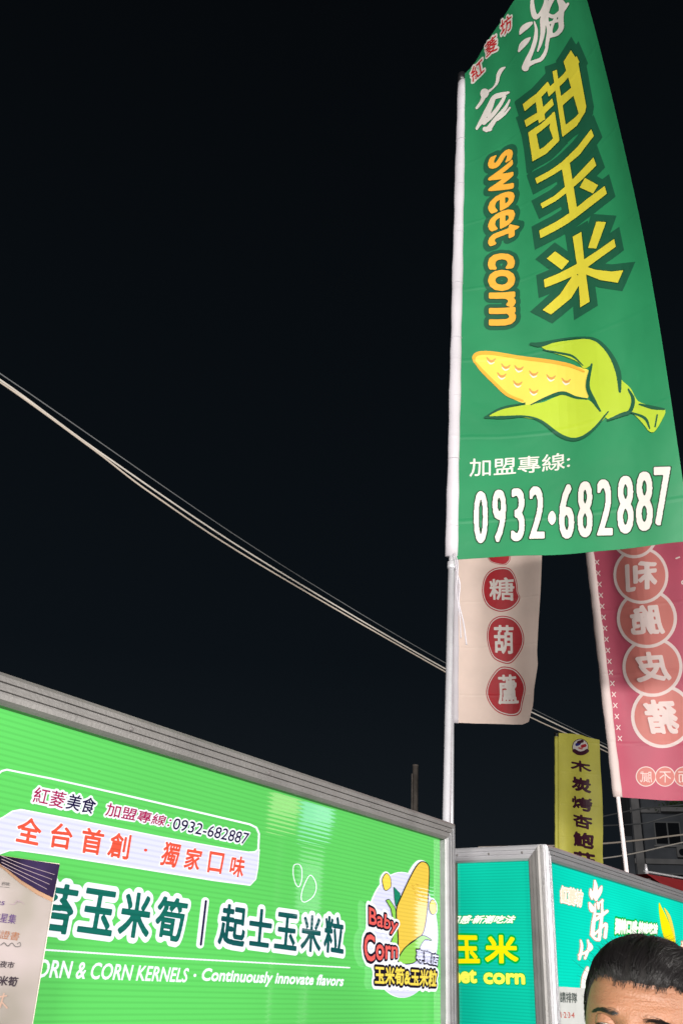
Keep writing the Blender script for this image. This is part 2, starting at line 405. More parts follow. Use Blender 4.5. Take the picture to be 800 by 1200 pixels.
# ------------------------------------------------------------------ the setting
ground_m = mat('asphalt', (.05, .05, .052, 1), .85, noise=.35, nscale=3, bump=.4, bscale=120)
g = add_mesh('ground', [(-400, -400, 0), (400, -400, 0), (400, 400, 0), (-400, 400, 0)], [(0, 1, 2, 3)], ground_m); tag(g, kind='structure')

alu = mat('aluminium', (.19, .192, .20, 1), .38, .2, noise=.12, nscale=5, bump=.05, bscale=200, stretch=(1, 1, 8))
alu_old = mat('aluminium_worn', (.175, .170, .166, 1), .45,.2, noise=.22, nscale=9, bump=.08, bscale=150)
alu_white = mat('aluminium_bright', (.50, .50, .53, 1), .35, .4, noise=.08, nscale=6)
alu_dark = mat('frame_groove', (.16, .15, .15, 1), .5, .3)
pole_m = mat('pole_steel', (.60, .60, .64, 1), .32, .35, noise=.08, nscale=20)
box_m = mat('box_back', (.25, .25, .25, 1), .5, .3)

# ------------------------------------------------------------------ light boxes
PROF = [(0, 0), (0, .010), (.006, .014), (.014, .014), (.015, .009), (.018, .009), (.019, .013), (.027, .013), (.028, .0085), (.031, .0085), (.032, .012), (.040, .011), (.044, .007), (.047, .003), (.047, -.012)]
def rail(pl, a, b, inw, parent, m, w, trim_a=True, trim_b=True):
    """aluminium profile from a to b (s,t), its width running towards inw, mitred at both ends"""
    a = np.array(a, float); b = np.array(b, float); d = (b-a)/np.linalg.norm(b-a); inw = np.array(inw, float); k = w/.047
    V = []; F = []; n = len(PROF)
    pts = [(x*k, z) for x, z in PROF]+[(w, -.02), (0, -.02)]; n = len(pts)
    for e, sg, tr in ((a, 1, trim_a), (b, -1, trim_b)):
        for x, z in pts:
            q = e+inw*x+d*sg*(x if tr else 0)
            V.append(pl.P(q[0], q[1])+pl.n*z)
    for i in range(n): F.append([i, (i+1) % n, n+(i+1) % n, n+i])
    F += [list(range(n))[::-1], [n+i for i in range(n)]]
    o = add_mesh('frame_rail', V, F, m, parent)
    bm = bmesh.new(); bm.from_mesh(o.data); bmesh.ops.recalc_face_normals(bm, faces=bm.faces); bm.to_mesh(o.data); bm.free()
    return o
def light_box(root, pl, s0, s1, t0, t1, panel_m, w=.047, mats=None, depth=.14, back=.012):
    mats = mats or (alu, alu, alu, alu)
    rail(pl, (s0, t1), (s1, t1), (0, -1), root, mats[0], w); rail(pl, (s0, t0), (s1, t0), (0, 1), root, mats[1], w)
    rail(pl, (s0, t0), (s0, t1), (1, 0), root, mats[2], w); rail(pl, (s1, t0), (s1, t1), (-1, 0), root, mats[3], w)
    ns_ = max(2, int((s1-s0)/.42))
    for i in range(ns_+1):
        c_ = pl.P(s0+.06+(s1-s0-.12)*i/ns_, t1-w*.49); MB().tube([c_+pl.n*.007, c_+pl.n*.0145, c_+pl.n*.0152], [.0038, .0038, .0024], 10).build('screw', alu_dark, root)
    pp = Plane.__new__(Plane); pp.d, pp.n, pp.o, pp.flat = pl.d, pl.n, pl.o-pl.n*back, True
    q = [pp.P(*x) for x in ((s0+w*.9, t0+w*.9), (s1-w*.9, t0+w*.9), (s1-w*.9, t1-w*.9), (s0+w*.9, t1-w*.9))]
    v = q+[x-pp.n*.006 for x in q]
    o = add_mesh('light_panel', v, [(0, 1, 2, 3), (7, 6, 5, 4), (0, 4, 5, 1), (1, 5, 6, 2), (2, 6, 7, 3), (3, 7, 4, 0)], panel_m, root)
    c = pl.P((s0+s1)/2, (t0+t1)/2)-pl.n*(depth/2+.023)
    MB().box(c, (s1-s0-.075, depth, t1-t0-.006), (pl.d, pl.n, np.array([0, 0, 1.]))).build('housing', box_m, root)
    return pp

# --- stall one: the long green light box
green_lit = lit('green_panel', srgb(106, 224, 108), .73, vary=.15, rib=.08)
G = Plane(at(528.5, 966, 2.7), 34.0)
gt = at(528.5, 966, 2.7)[2]
s_r = 0.0; s_l = -2.55; gb = gt-.98
sign1 = empty('light_box_sign', G.P(-1.2, gb), 'long bright green light box with the corn kernel slogans and a grey metal frame', 'sign', 'light box signs on the stalls')
GP = light_box(sign1, G, s_l, s_r, gb, gt, green_lit, mats=(alu_old, alu, alu_old, alu))
W_ = lit('print_white', srgb(238, 240, 248), .98, rib=.05)
LAV = lit('print_lavender', srgb(214, 216, 244), .97, rib=.07)
DG = lit('print_dark_green', srgb(24, 104, 92), 1, rib=.1)
DG2 = lit('print_deep_green', srgb(22, 84, 84), 1, rib=.1)
NAVY = lit('print_navy', srgb(34, 26, 66), 1, rib=.1)
MAG = lit('print_magenta', srgb(164, 28, 84), 1, rib=.1)
RED = lit('print_red', srgb(228, 88, 66), 1, rib=.1)
BABY = lit('print_coral', srgb(228, 96, 90), 1, rib=.08)
YEL = lit('print_yellow', srgb(240, 214, 84), 1, rib=.06)
COB = lit('print_cob_yellow', srgb(226, 192, 74), 1, rib=.06)
COBD = lit('print_cob_mark', srgb(196, 150, 54), 1, rib=.06)
LEAF = lit('print_leaf', srgb(140, 206, 84), 1, rib=.06)
LEAFD = lit('print_leaf_dark', srgb(30, 130, 100), 1, rib=.06)
BLK = lit('print_black', srgb(30, 22, 38), 1, rib=.05)
GTHIN = lit('print_edge_green', srgb(70, 150, 90), 1, rib=.05)

# rounded caption box outline and lavender band
Z = lambda pts: zoomed(0, 890, 5.333, pts)
Z2 = lambda pts: zoomed(140, 910, 4.444, pts)
box_line = [(-30, 925, 2.2), (-8, 912, 2.2), (2, 903.5, 2.2), (8, 902, 2.2)]+[(60, 912.5, 2.2), (140, 930.5, 2.2), (220, 949, 2.2), (292, 966, 2.2), (300, 970, 2.2), (303, 977, 2.2), (302, 998, 2.2), (299, 1020, 2.2)]
band = [(-30, 975), (4, 958), (14, 951.5), (24, 949.5), (90, 962), (190, 982), (270, 996.5), (290, 999.5), (298, 999), (302, 996), (300.5, 1016), (298, 1030), (292, 1036.5), (250, 1031), (150, 1015), (60, 1001), (22, 995.8), (10, 996), (-30, 1010)]
shape('caption_box', GP, sign1, [('stroke', [box_line], W_), ('poly', band, W_, 1.6), ('poly', band, LAV)])
text('lettering', '紅菱', Z([(218, 168), (418, 208), (388, 308), (198, 268)]), GP, sign1, [(.13, W_), (0, MAG)], .015)
text('lettering', '美食', Z([(432, 210), (608, 246), (578, 345), (402, 308)]), GP, sign1, [(.13, W_), (0, NAVY)], .02)
text('lettering', '加盟專線：', [(125.5, 940), (202, 958), (197, 969.5), (122, 956)], GP, sign1, [(.13, W_), (0, MAG)], .02)
text('numerals', '0932-682887', [(204, 958.2), (292, 976.5), (288, 990), (200.5, 971.5)], GP, sign1, [(.13, W_), (0, NAVY)], .018)
for ch, q in (('全', [(112, 350), (262, 382), (235, 542), (78, 512)]), ('台', [(318, 390), (455, 412), (430, 568), (295, 548)]), ('首', [(510, 420), (648, 445), (620, 602), (488, 582)]), ('創', [(690, 452), (815, 472), (790, 630), (655, 606)])):
    text('character', ch, Z(q), GP, sign1, [(.035, W_), (0, RED)], .030, base=.0036)
text('character', '·', Z2([(121, 374), (139, 377), (136, 393), (118, 390)]), GP, sign1, [(0, RED)], .0, res=40, base=.0040)
for ch, q in (('獨', [(232, 336), (318, 352), (285, 478), (196, 460)]), ('家', [(345, 366), (432, 380), (402, 494), (322, 480)]), ('口', [(462, 388), (541, 401), (520, 510), (447, 499)]), ('味', [(578, 410), (652, 420), (632, 530), (560, 516)])):
    text('character', ch, Z2(q), GP, sign1, [(.035, W_), (0, RED)], .030, base=.0036)
Z3 = lambda pts: zoomed(40, 1020, 4.0, pts)
Z4 = lambda pts: zoomed(230, 1030, 4.0, pts)
for ch, q in (('海', [(-190, 10), (-45, 28), (-88, 288), (-235, 278)]), ('苔', [(22, 42), (212, 72), (168, 306), (-22, 284)]), ('玉', [(236, 76), (392, 100), (358, 312), (194, 290)]), ('米', [(420, 92), (556, 112), (532, 328), (382, 308)]), ('筍', [(582, 116), (724, 136), (688, 342), (552, 318)])):
    text('character', ch, Z3(q), GP, sign1, [(.115, W_), (0, DG)], .033)
for ch, q in (('起', [(120, 112), (236, 130), (220, 326), (94, 306)]), ('士', [(250, 132), (358, 148), (342, 326), (236, 312)]), ('玉', [(376, 152), (476, 166), (466, 340), (358, 326)]), ('米', [(494, 162), (586, 176), (578, 352), (482, 336)]), ('粒', [(600, 168), (690, 182), (686, 360), (590, 344)])):
    text('character', ch, Z4(q), GP, sign1, [(.12, W_), (0, DG2)], .03)
shape('divider', GP, sign1, [('stroke', [[(240, 1056, 9), (234, 1107, 9)]], W_), ('stroke', [[(240.5, 1056, 2.6), (234.5, 1107, 2.6)]], NAVY)])
shape('underline', GP, sign1, [('stroke', [[(-60, 1106, 2.4), (46, 1112.6, 2.2), (180, 1121.5, 2), (300, 1128, 1.8), (409, 1134, 1.6)]], W_)])
text('lettering', 'BABY C', [(-90, 1115), (30, 1124), (26, 1144), (-95, 1137)], GP, sign1, [(0, W_)], .03, shear=.2)
text('lettering', 'ORN & CORN KERNELS', [(44, 1123.5), (221.5, 1134.5), (219, 1151.5), (41, 1145.5)], GP, sign1, [(0, W_)], .032, shear=.15)
text('lettering', '·', [(226.5, 1141), (230, 1141.2), (229.5, 1145), (226, 1144.8)], GP, sign1, [(0, W_)], 0, res=40)
text('lettering', 'Continuously innovate flavors', [(237, 1134), (403, 1143.5), (401, 1159.5), (235, 1154)], GP, sign1, [(0, W_)], .04, shear=.15)
# two kernel outlines drawn in white
k1 = smooth_loop([(344, 1014, 1), (350, 1013, 1), (353, 1019, 1), (353, 1030, 1), (350, 1039, 1), (346, 1036, 1), (343, 1024, 1)]); k2 = smooth_loop([(362, 1026, 1), (368, 1031, 1), (370, 1041, 1), (366, 1051, 1), (357, 1057, 1), (352.5, 1054, 1), (354, 1042, 1)])
shape('kernel_drawing', GP, sign1, [('stroke', [k1+k1[:1], k2+k2[:1]], W_)])

# round emblem: disc, corn cob, Baby Corn lettering
Q = lambda pts: zoomed(410, 1000, 6.667, pts)
circ = [(410+(400+278*math.cos(a))/6.667, 1000+(637+487*math.sin(a)+6*math.cos(a))/6.667) for a in np.linspace(0, 2*math.pi, 60, endpoint=False)]
cob = smooth_loop(Q([(548, 70), (590, 110), (588, 260), (578, 420), (560, 560), (530, 640), (440, 700), (362, 790), (356, 640), (342, 450), (380, 340), (450, 190), (505, 95)]))
kern = smooth_loop(Q([(272, 158), (300, 190), (306, 245), (298, 270), (264, 288), (248, 250), (243, 200)]))
kern2 = smooth_loop(Q([(632, 365), (655, 400), (655, 455), (630, 476), (608, 440), (610, 390)]))
lf1 = Q([(262, 368), (285, 362), (325, 420), (352, 500), (356, 640), (355, 830), (280, 840), (300, 700), (335, 600), (300, 430)])
lf2 = smooth_loop(Q([(350, 830), (400, 745), (470, 690), (540, 645), (610, 680), (560, 670), (520, 720), (500, 800), (470, 850), (380, 860)]))
lf3 = Q([(325, 262), (370, 310), (378, 345), (340, 415), (330, 350)])
sil_up = [('poly', circ, W_, .9), ('poly', cob, W_, 2.8), ('poly', kern, W_, 2.6), ('poly', kern2, W_, 2.6), ('poly', circ, LAV)]
shape('emblem_disc', GP, sign1, sil_up, step=.0005)
shape('emblem_corn', GP, sign1, [('poly', kern, BLK, .9), ('poly', kern, YEL), ('poly', kern2, BLK, .9), ('poly', kern2, YEL), ('poly', lf3, BLK, .5), ('poly', lf3, LEAFD),
    ('poly', lf1, BLK, 1.0), ('poly', lf1, LEAF), ('poly', cob, BLK, 1.3), ('poly', cob, COB),
    ('stroke', [thin(6.667, smooth_path(Q([(x-10, y-5, 4), (x+2, y+7, 5), (x+12, y, 3)]))) for x, y in ((465, 250), (500, 242), (488, 312), (522, 290), (548, 330), (515, 355), (470, 275))], COBD),
    ('poly', lf2, BLK, 1.2), ('poly', lf2, LEAF)], base=.0040, step=.0005)
text('lettering', 'Baby', Q([(112, 415), (345, 520), (325, 640), (112, 595)]), GP, sign1, [(.26, W_), (.11, BLK), (0, BABY)], .025, base=.011)
text('lettering', 'Corn', Q([(72, 618), (342, 690), (336, 818), (78, 850)]), GP, sign1, [(.22, W_), (.1, BLK), (0, BABY)], .03, base=.0106)
text('lettering', '玉米筍&玉米粒', Q([(158, 872), (652, 910), (640, 1045), (160, 1022)]), GP, sign1, [(.3, W_), (.13, BLK), (0, YEL)], .035, base=.0102)
text('lettering', '專賣店', Q([(480, 745), (655, 790), (650, 880), (478, 842)]), GP, sign1, [(.14, BLK), (0, LAV)], .02, base=.0128)

# --- stall two: a corner of two teal light boxes
teal_lit = lit('teal_panel', srgb(14, 198, 166), .86, vary=.16, vscale=2.0, rib=.10)
tealb_lit = lit('teal_panel_bright', srgb(6, 216, 188), .88, vary=.24, vscale=1.9, rib=.07)
corner = at(633.5, 990, 3.07)
S1 = Plane(corner, 130.0); S2 = Plane(corner, 35.0)
ct = corner[2]; cb = ct-.66
if S1.P(1., 0.)@_R < S1.P(0., 0.)@_R: pass
sgn = 1 if proj(S1.P(.2, ct))[0] > proj(S1.P(0., ct))[0] else -1
sign2 = empty('light_box_sign', S1.P(-.3*sgn, cb), 'narrow teal light box seen past the green one, reading 玉米 and the end of sweet corn', 'sign', 'light box signs on the stalls')
a_, b_ = sorted([S1.inv(520.5, 1100)[0], 0])
brown_shade_alu = mat('aluminium_brown_shade', (.13, .095, .075, 1), .5, .2, noise=.25, nscale=10)  # left stile in shadow: its shade is put into a darker brown colour
S1P = light_box(sign2, S1, a_, b_, cb, ct, teal_lit, w=.045, mats=(alu_white, alu_old, brown_shade_alu, alu_old), depth=.10)
sign3 = empty('light_box_sign', S2.P(.9, cb), 'teal light box behind the man, with white brush lettering and a yellow cob', 'sign', 'light box signs on the stalls')
S2P = light_box(sign3, S2, .012, 1.9, cb, ct+.003, tealb_lit, w=.045, mats=(alu, alu, alu_white, alu), depth=.10)
TY = lit('print_bright_yellow', srgb(248, 226, 8), 1, rib=.03); TG = lit('print_mid_green', srgb(4, 170, 60), 1, rib=.04)
TW = lit('print_warm_white', srgb(246, 250, 236), 1, rib=.04); TP = lit('print_peach', srgb(250, 222, 196), 1, rib=.04); TRD = lit('print_brick', srgb(190, 96, 70), 1, rib=.04)
TLY = lit('print_light_yellow', srgb(244, 240, 90), 1, rib=.03)
Y1 = lambda pts: zoomed(530, 1050, 7.273, pts)
text('lettering', '特別口感·新潮吃法', Y1([(-175, 160), (545, 165), (530, 234), (-185, 242)]), S1P, sign2, [(.07, TG), (0, TW)], .05, shear=.3)
text('character', '玉', Y1([(18, 332), (222, 336), (238, 574), (25, 576)]), S1P, sign2, [(.07, TG), (0, TY)], .045)
text('character', '米', Y1([(282, 328), (550, 336), (566, 576), (276, 574)]), S1P, sign2, [(.07, TG), (0, TY)], .045)
text('lettering', 'sweet', Y1([(-190, 622), (208, 628), (212, 745), (-180, 748)]), S1P, sign2, [(.06, TG), (0, TLY)], .085)
text('lettering', 'corn', Y1([(262, 650), (618, 660), (622, 756), (266, 752)]), S1P, sign2, [(.08, TG), (0, TLY)], .10)
Y2 = lambda pts: zoomed(640, 1020, 6.66, pts)
Y3 = lambda pts: zoomed(640, 1000, 5.0, pts)
text('lettering', '紅菱坊', Y2([(104, 122), (282, 160), (272, 284), (106, 250)]), S2P, sign3, [(.10, TRD), (.07, TW), (0, TP)], .04)
brush = [[(372, 80, 10), (378, 130, 26), (372, 190, 26), (382, 228, 18)], [(425, 125, 10), (412, 160, 26), (395, 200, 22), (382, 228, 10)], [(338, 145, 8), (345, 185, 26), (350, 222, 12)], [(330, 255, 12), (345, 290, 30), (352, 315, 20), (366, 305, 8)],
         [(375, 262, 10), (372, 330, 16), (360, 420, 24), (352, 500, 26)], [(430, 230, 12), (428, 290, 14), (430, 330, 16), (418, 430, 20), (405, 540, 20)], [(392, 250, 12), (400, 300, 10), (410, 250, 10), (435, 236, 10)], [(352, 400, 12), (400, 370, 20), (468, 318, 18)], [(370, 500, 14), (420, 450, 14), (460, 420, 18), (452, 520, 22)], [(350, 510, 14), (390, 540, 18), (420, 500, 12)], [(380, 340, 12), (440, 345, 14)]]
b1 = [smooth_path(Y2(s), 4) for s in brush]; b1 = [[(p[0], p[1], abs(p[2])/5.2) for p in s] for s in b1]
tai = [[(262, 545, 10), (270, 600, 20), (252, 690, 18)], [(318, 545, 12), (325, 600, 18), (296, 685, 18)], [(248, 660, 14), (300, 640, 18), (345, 605, 20), (338, 570, 8)], [(315, 760, 18), (296, 840, 44), (284, 940, 36), (278, 955, 12)], [(300, 900, 20), (290, 1000, 14)]]
b2 = [[(p[0], p[1], abs(p[2])/5.8) for p in smooth_path(Y2(s), 4)] for s in tai]
shape('brush_characters', S2P, sign3, [('stroke', b1+b2, TRD, .6), ('stroke', b1+b2, TW)])
text('lettering', '獨特口感·美味吃法', zoomed(700, 1040, 8, [(158, 282), (562, 338), (552, 440), (150, 440)]), S2P, sign3, [(.12, TG), (0, TW)], .075)
yb = smooth_loop(zoomed(700, 1040, 8, [(565, 145), (590, 190), (640, 290), (690, 420), (715, 545), (640, 520), (600, 430), (570, 260)]))
yc = smooth_loop(zoomed(700, 1040, 8, [(615, 190), (670, 260), (705, 380), (722, 500), (715, 545), (690, 430), (655, 300)]))
shape('cob_drawing', S2P, sign3, [('poly', yc, TG, .4), ('poly', yc, YEL), ('poly', yb, TG, .4), ('poly', yb, TY)])
text('lettering', '獨家配方', zoomed(700, 1040, 8, [(775, 500), (1180, 560), (1170, 680), (770, 640)]), S2P, sign3, [(.06, TRD), (0, TP)], .04)
# paper notice taped to the lower corner of that panel
notice = empty('paper_notice', S2P.P(.15, ct-.5), 'white paper queue notice stuck on the lower left corner of the teal light box', 'notice')
paper = mat('paper', (.44, .46, .45, 1), .7, noise=.06, nscale=20)
nq = [(651.5, 1156), (684, 1158), (700, 1158.5), (706, 1215), (655.5, 1214)]
sq = [S2P.inv(*p) for p in nq]; V = [S2P.P(*q)+S2P.n*.003 for q in sq]+[S2P.P(*q)+S2P.n*.0022 for q in sq]; n_ = len(sq)
add_mesh('sheet', V, [list(range(n_)), list(range(n_, 2*n_))[::-1]]+[[i, n_+i, n_+(i+1) % n_, (i+1) % n_] for i in range(n_)], paper, notice)
ink = mat('ink_black', (.02, .035, .03, 1), .6); inkr = mat('ink_red', (.42, .07, .05, 1), .6)
text('lettering', '請排隊', Y2([(92, 945), (228, 955), (230, 1035), (97, 1030)]), S2P, notice, [(0, ink)], .02, base=.004)
text('numerals', '1·2·3·4', Y2([(98, 1102), (206, 1108), (208, 1152), (102, 1150)]), S2P, notice, [(0, inkr)], .02, base=.004)

# --- stalls below the light boxes (counter and posts carry them)
steel = mat('stall_steel', (.35, .35, .36, 1), .4, .6, noise=.15, nscale=4)
def stall(label, pl, s0, s1, top, depth, floor_z=0):
    r = empty('stall', pl.P((s0+s1)/2, 0.)-pl.n*depth/2, label, 'stall', 'food stalls')
    ax = (pl.d, pl.n, np.array([0, 0, 1.])); n = pl.n
    def bx(s, dd, z, size, name, m=steel): MB().box(pl.P(s, z)-n*dd, size, ax).build(name, m, r)
    mid = (s0+s1)/2; w = s1-s0
    bx(mid, depth/2+.03, .80, (w-.02, depth-.04, .04), 'counter_top')
    bx(mid, .055, .45, (w-.04, .02, .64), 'front_panel'); bx(mid, depth-.02, .45, (w-.04, .02, .64), 'back_panel')
    for s in (s0+.03, s1-.03):
        for d_ in (.08, depth): bx(s, d_+.045 if d_ < .1 else d_, (top if d_ > .1 else .82)/2, (.035, .035, top if d_ > .1 else .78), 'post')
    return r
stall('steel food stall carrying the long green light box', G, s_l+.05, s_r-.05, gt, .8)
stall('steel food stall carrying the teal light boxes behind the man', S2, .14, 1.85, ct, .7)

# ------------------------------------------------------------------ certificate board in front of the green box
CP = Plane(G.P(-1.0, 0.)+G.n*.09, 43.0)
cert = empty('certificate_board', at(34, 1200, .0)[:3]*0+CP.P(CP.inv(20, 1190)[0], gb), 'translucent award certificate board with a purple and gold corner, before the green light box', 'certificate')
cm = bpy.data.materials.new('translucent_board'); cm.use_nodes = True; b = cm.node_tree.nodes['Principled BSDF']
b.inputs['Base Color'].default_value = (.33, .285, .265, 1); b.inputs['Alpha'].default_value = .90; b.inputs['Roughness'].default_value = .6
b.inputs['Specular IOR Level'].default_value = .2
b.inputs['Emission Color'].default_value = srgb(206, 190, 186); b.inputs['Emission Strength'].default_value = 0.0
cq = [(-90, 993), (68.5, 1012), (34, 1215), (-130, 1205)]
_n = cm.node_tree.nodes.new('ShaderNodeTexNoise'); _n.inputs['Scale'].default_value = 9; _n.inputs['Detail'].default_value = 2; _t = cm.node_tree.nodes.new('ShaderNodeTexCoord')
_r = cm.node_tree.nodes.new('ShaderNodeValToRGB'); _r.color_ramp.elements[0].position = .38; _r.color_ramp.elements[0].color = (.27, .245, .215, 1); _r.color_ramp.elements[1].position = .64; _r.color_ramp.elements[1].color = (.40, .345, .345, 1)
cm.node_tree.links.new(_t.outputs['Object'], _n.inputs['Vector']); cm.node_tree.links.new(_n.outputs[0], _r.inputs[0]); cm.node_tree.links.new(_r.outputs[0], b.inputs['Base Color'])
sq = [CP.inv(*p) for p in cq]; V = [CP.P(*q)+CP.n*.003 for q in sq]+[CP.P(*q)-CP.n*.003 for q in sq]
add_mesh('board', V, [(0, 1, 2, 3), (7, 6, 5, 4)]+[[i, 4+i, 4+(i+1) % 4, (i+1) % 4] for i in range(4)], cm, cert)
edge_m = mat('board_edge', (.55, .50, .44, 1), .4)
shape('border', CP, cert, [('stroke', [[(-90, 993.6, 1), (68, 1012.6, 1), (34, 1215, 1)]], edge_m)], base=.0042)
K = lambda pts: zoomed(0, 1000, 6.0, pts)
PUR = mat('purple_print', (.022, .014, .045, 1), .9, spec=.1, noise=.7, nscale=14); GOLD = mat('gold_print', (.20, .10, .045, 1), .35, .3, noise=.3, nscale=10); GLINE = mat('gold_line', (.26, .19, .22, 1), .4); DK = mat('dark_ink', (.03, .02, .03, 1), .9)
PT = mat('purple_ink', (.06, .02, .12, 1), .5); OT = mat('bronze_ink', (.26, .09, .03, 1), .45); GR = mat('grey_ink', (.10, .09, .09, 1), .5); FR = mat('faint_red', (.42, .28, .22, 1), .6)
shape('corner_print', CP, cert, [('poly', K([(-300, -30), (413, 78), (358, 342)])+K([(250, 290), (130, 210), (20, 115), (-60, 60)]), GOLD), ('poly', K([(-300, -28), (410, 80), (363, 312)])+K([(260, 262), (140, 190), (40, 110), (-40, 50)]), PUR),
    ('stroke', [thin(6, smooth_path(K([(0, 20+k*22, 4)]+[(150, 80+k*28, 3.5), (370-k*18, 150+k*34, 3)]), 5)) for k in range(4)], GLINE)], base=.0042, res=9)
for nm, bd, q, m, w in (('lettering', '評鑑', [(5, 198), (62, 206), (58, 232), (2, 225)], GR, .01), ('numerals', '2025', [(-90, 325), (28, 338), (22, 366), (-98, 355)], PT, .03), ('lettering', '夜市星集', [(-120, 405), (108, 430), (98, 498), (-130, 470)], PT, .01),
                        ('lettering', '認證書', [(-75, 530), (135, 555), (125, 615), (-85, 592)], OT, .008), ('lettering', '觀光夜市', [(-110, 742), (96, 762), (90, 810), (-118, 792)], DK, .02), ('lettering', '玉米筍', [(-90, 850), (125, 868), (112, 938), (-100, 922)], DK, .035)):
    text(nm, bd, K(q), CP, cert, [(0, m)], w, base=.0042, shear=.12)
shape('flourish', CP, cert, [('stroke', [thin(6, smooth_path(K([(60, 355, 3), (90, 358, 7), (110, 335, 6), (128, 330, 4), (120, 345, 4), (140, 340, 4), (162, 360, 3)])))], GLINE)], base=.0042, res=8)
shape('flourish', CP, cert, [('stroke', [thin(6, smooth_path(K([(-60, 620, 4), (-10, 645, 4), (20, 628, 7), (45, 652, 7), (75, 630, 5), (100, 655, 7), (135, 650, 5), (130, 625, 4), (112, 638, 4)])))], GR)], base=.0042, res=8)
shape('rule', CP, cert, [('stroke', [thin(6, K([(-40, 232, 3), (55, 240, 3)]))], GR)], base=.0042, res=8)
shape('seal_mark', CP, cert, [('stroke', [thin(6, K([(-20, 1010, 12), (38, 1000, 9)])), thin(6, K([(20, 985, 9), (-10, 1080, 14)])), thin(6, K([(0, 1040, 9), (40, 1085, 12)]))], FR)], base=.0042, res=8)
MB().tube([CP.P(*CP.inv(-30, 1100))-CP.n*.01, CP.P(CP.inv(-30, 1100)[0], gb-.0)-CP.n*.04], .006).build('prop', alu, cert)

# ------------------------------------------------------------------ banners
def ruffle(a, f1, f2, ph=0.0):
    return lambda s, t: a*(np.sin(f1*s+1.7*t+ph)*.6+np.sin(f2*s-2.3*t+2+ph)*.3+.35*np.sin(5*t+9*s+ph))
def flag_cloth(name, fl, m, parent, smax=None, tmin=None, tmax=None, s0=.0, thick=.0012):
    H = fl.H; T = []; k0 = 0
    nS = math.ceil((fl.W*1.05)/CELL); t_lo = -.06; rows = np.arange(math.floor(t_lo/CELL), math.ceil((H+.02)/CELL)+1)*CELL
    cols = np.arange(0, nS+2)*CELL
    V = []; F = []; S, Tt = np.meshgrid(cols, rows); S = S.copy(); Tt = Tt.copy()
    sm = np.full(rows.shape, fl.W) if smax is None else smax(rows)
    S = np.minimum(np.maximum(S, s0), sm[:, None])
    lo = np.zeros_like(S) if tmin is None else tmin(S); hi = np.full_like(S, H) if tmax is None else tmax(S)
    Tt = np.clip(Tt, lo, hi)
    P = fl.P(S, Tt); N = fl.N(S, Tt); nr, nc = S.shape
    for off in (0, -thick): V += list((P+N*off).reshape(-1, 3))
    m2 = nr*nc
    for i in range(nr-1):
        for j in range(nc-1):
            a, b, c, d = i*nc+j, i*nc+j+1, (i+1)*nc+j+1, (i+1)*nc+j
            ss = S[i, j+1]-S[i, j]+S[i+1, j+1]-S[i+1, j]; tt = Tt[i+1, j]-Tt[i, j]+Tt[i+1, j+1]-Tt[i, j+1]
            if ss < 1e-5 or tt < 1e-5: continue
            F.append((a, b, c, d)); F.append((m2+a, m2+d, m2+c, m2+b))
    o = add_mesh(name, V, F, m, parent, smooth=True)
    bm = bmesh.new(); bm.from_mesh(o.data); bmesh.ops.delete(bm, geom=[v for v in bm.verts if not v.link_faces], context='VERTS'); bm.to_mesh(o.data); bm.free()
    return o
def sleeve(fl, parent, m, r, t0, t1, side=0.0, segs=40):
    V = []; F = []; n = 14; vs = np.linspace(t0, t1, segs)
    for i, t in enumerate(vs):
        c = fl.pole(t/fl.H); a = np.polyval(fl.a, t/fl.H); d = np.array([math.sin(a), math.cos(a), 0]); nn = np.array([math.sin(a+math.pi/2), math.cos(a+math.pi/2), 0])
        rr = r*(1+.05*math.sin(i*1.9)+.04*math.sin(i*.7))
        for k in range(n):
            th = 2*math.pi*k/n; V.append(c+d*(rr*math.cos(th)+side)+nn*rr*.72*math.sin(th))
    for i in range(segs-1):
        for k in range(n): F.append((i*n+k, i*n+(k+1) % n, (i+1)*n+(k+1) % n, (i+1)*n+k))
    F += [tuple(range(n))[::-1], tuple((segs-1)*n+k for k in range(n))]
    return add_mesh('pole_sleeve', V, F, m, parent, smooth=True)
white_cloth = cloth('white_sleeve_cloth', (.58, .555, .60, 1), .25)

# --- the tall green banner
pb, pt = at(529, 656, 2.75), at(541, 90, 2.75)
FG = Flag(pb, pt, [-0.5620054581546474, 2.6711425304470446, -1.2392873159608275, 1.7847941027022955], [-4.451252932267985, 4.46414952088145, 0.25664863776786667], .736939757183484, ruffle(.0085, 12, 27))
base1 = FG.pole(-pb[2]/FG.H*1.0+0.0); base1 = FG.pole((0-pb[2])/FG.H)
ban1 = empty('banner', base1, 'tall green sweet corn banner with yellow characters, a corn picture and a phone number', 'banner', 'banner flags on poles')
green_c = cloth('green_cloth', (.021, .238, .096, 1), .30)
DGC = cloth('dark_green_cloth', (.010, .095, .048, 1), .3); YC = cloth('yellow_cloth_print', (.66, .58, .045, 1), .3); OC = cloth('orange_cloth_print', (.80, .40, .045, 1), .3)
WC = cloth('white_cloth_print', (.74, .70, .66, 1), .3); RC = cloth('red_cloth_print', (.52, .030, .035, 1), .3); LC = cloth('lime_cloth_print', (.46, .60, .04, 1), .3); LY = cloth('cob_cloth_print', (.80, .66, .10, 1), .3); BRC = cloth('brown_cloth_print', (.60, .30, .08, 1), .3)
gc = flag_cloth('cloth', FG, green_c, ban1, s0=.012)
sleeve(FG, ban1, white_cloth, .0205, .012, FG.H-.03, side=-.001)
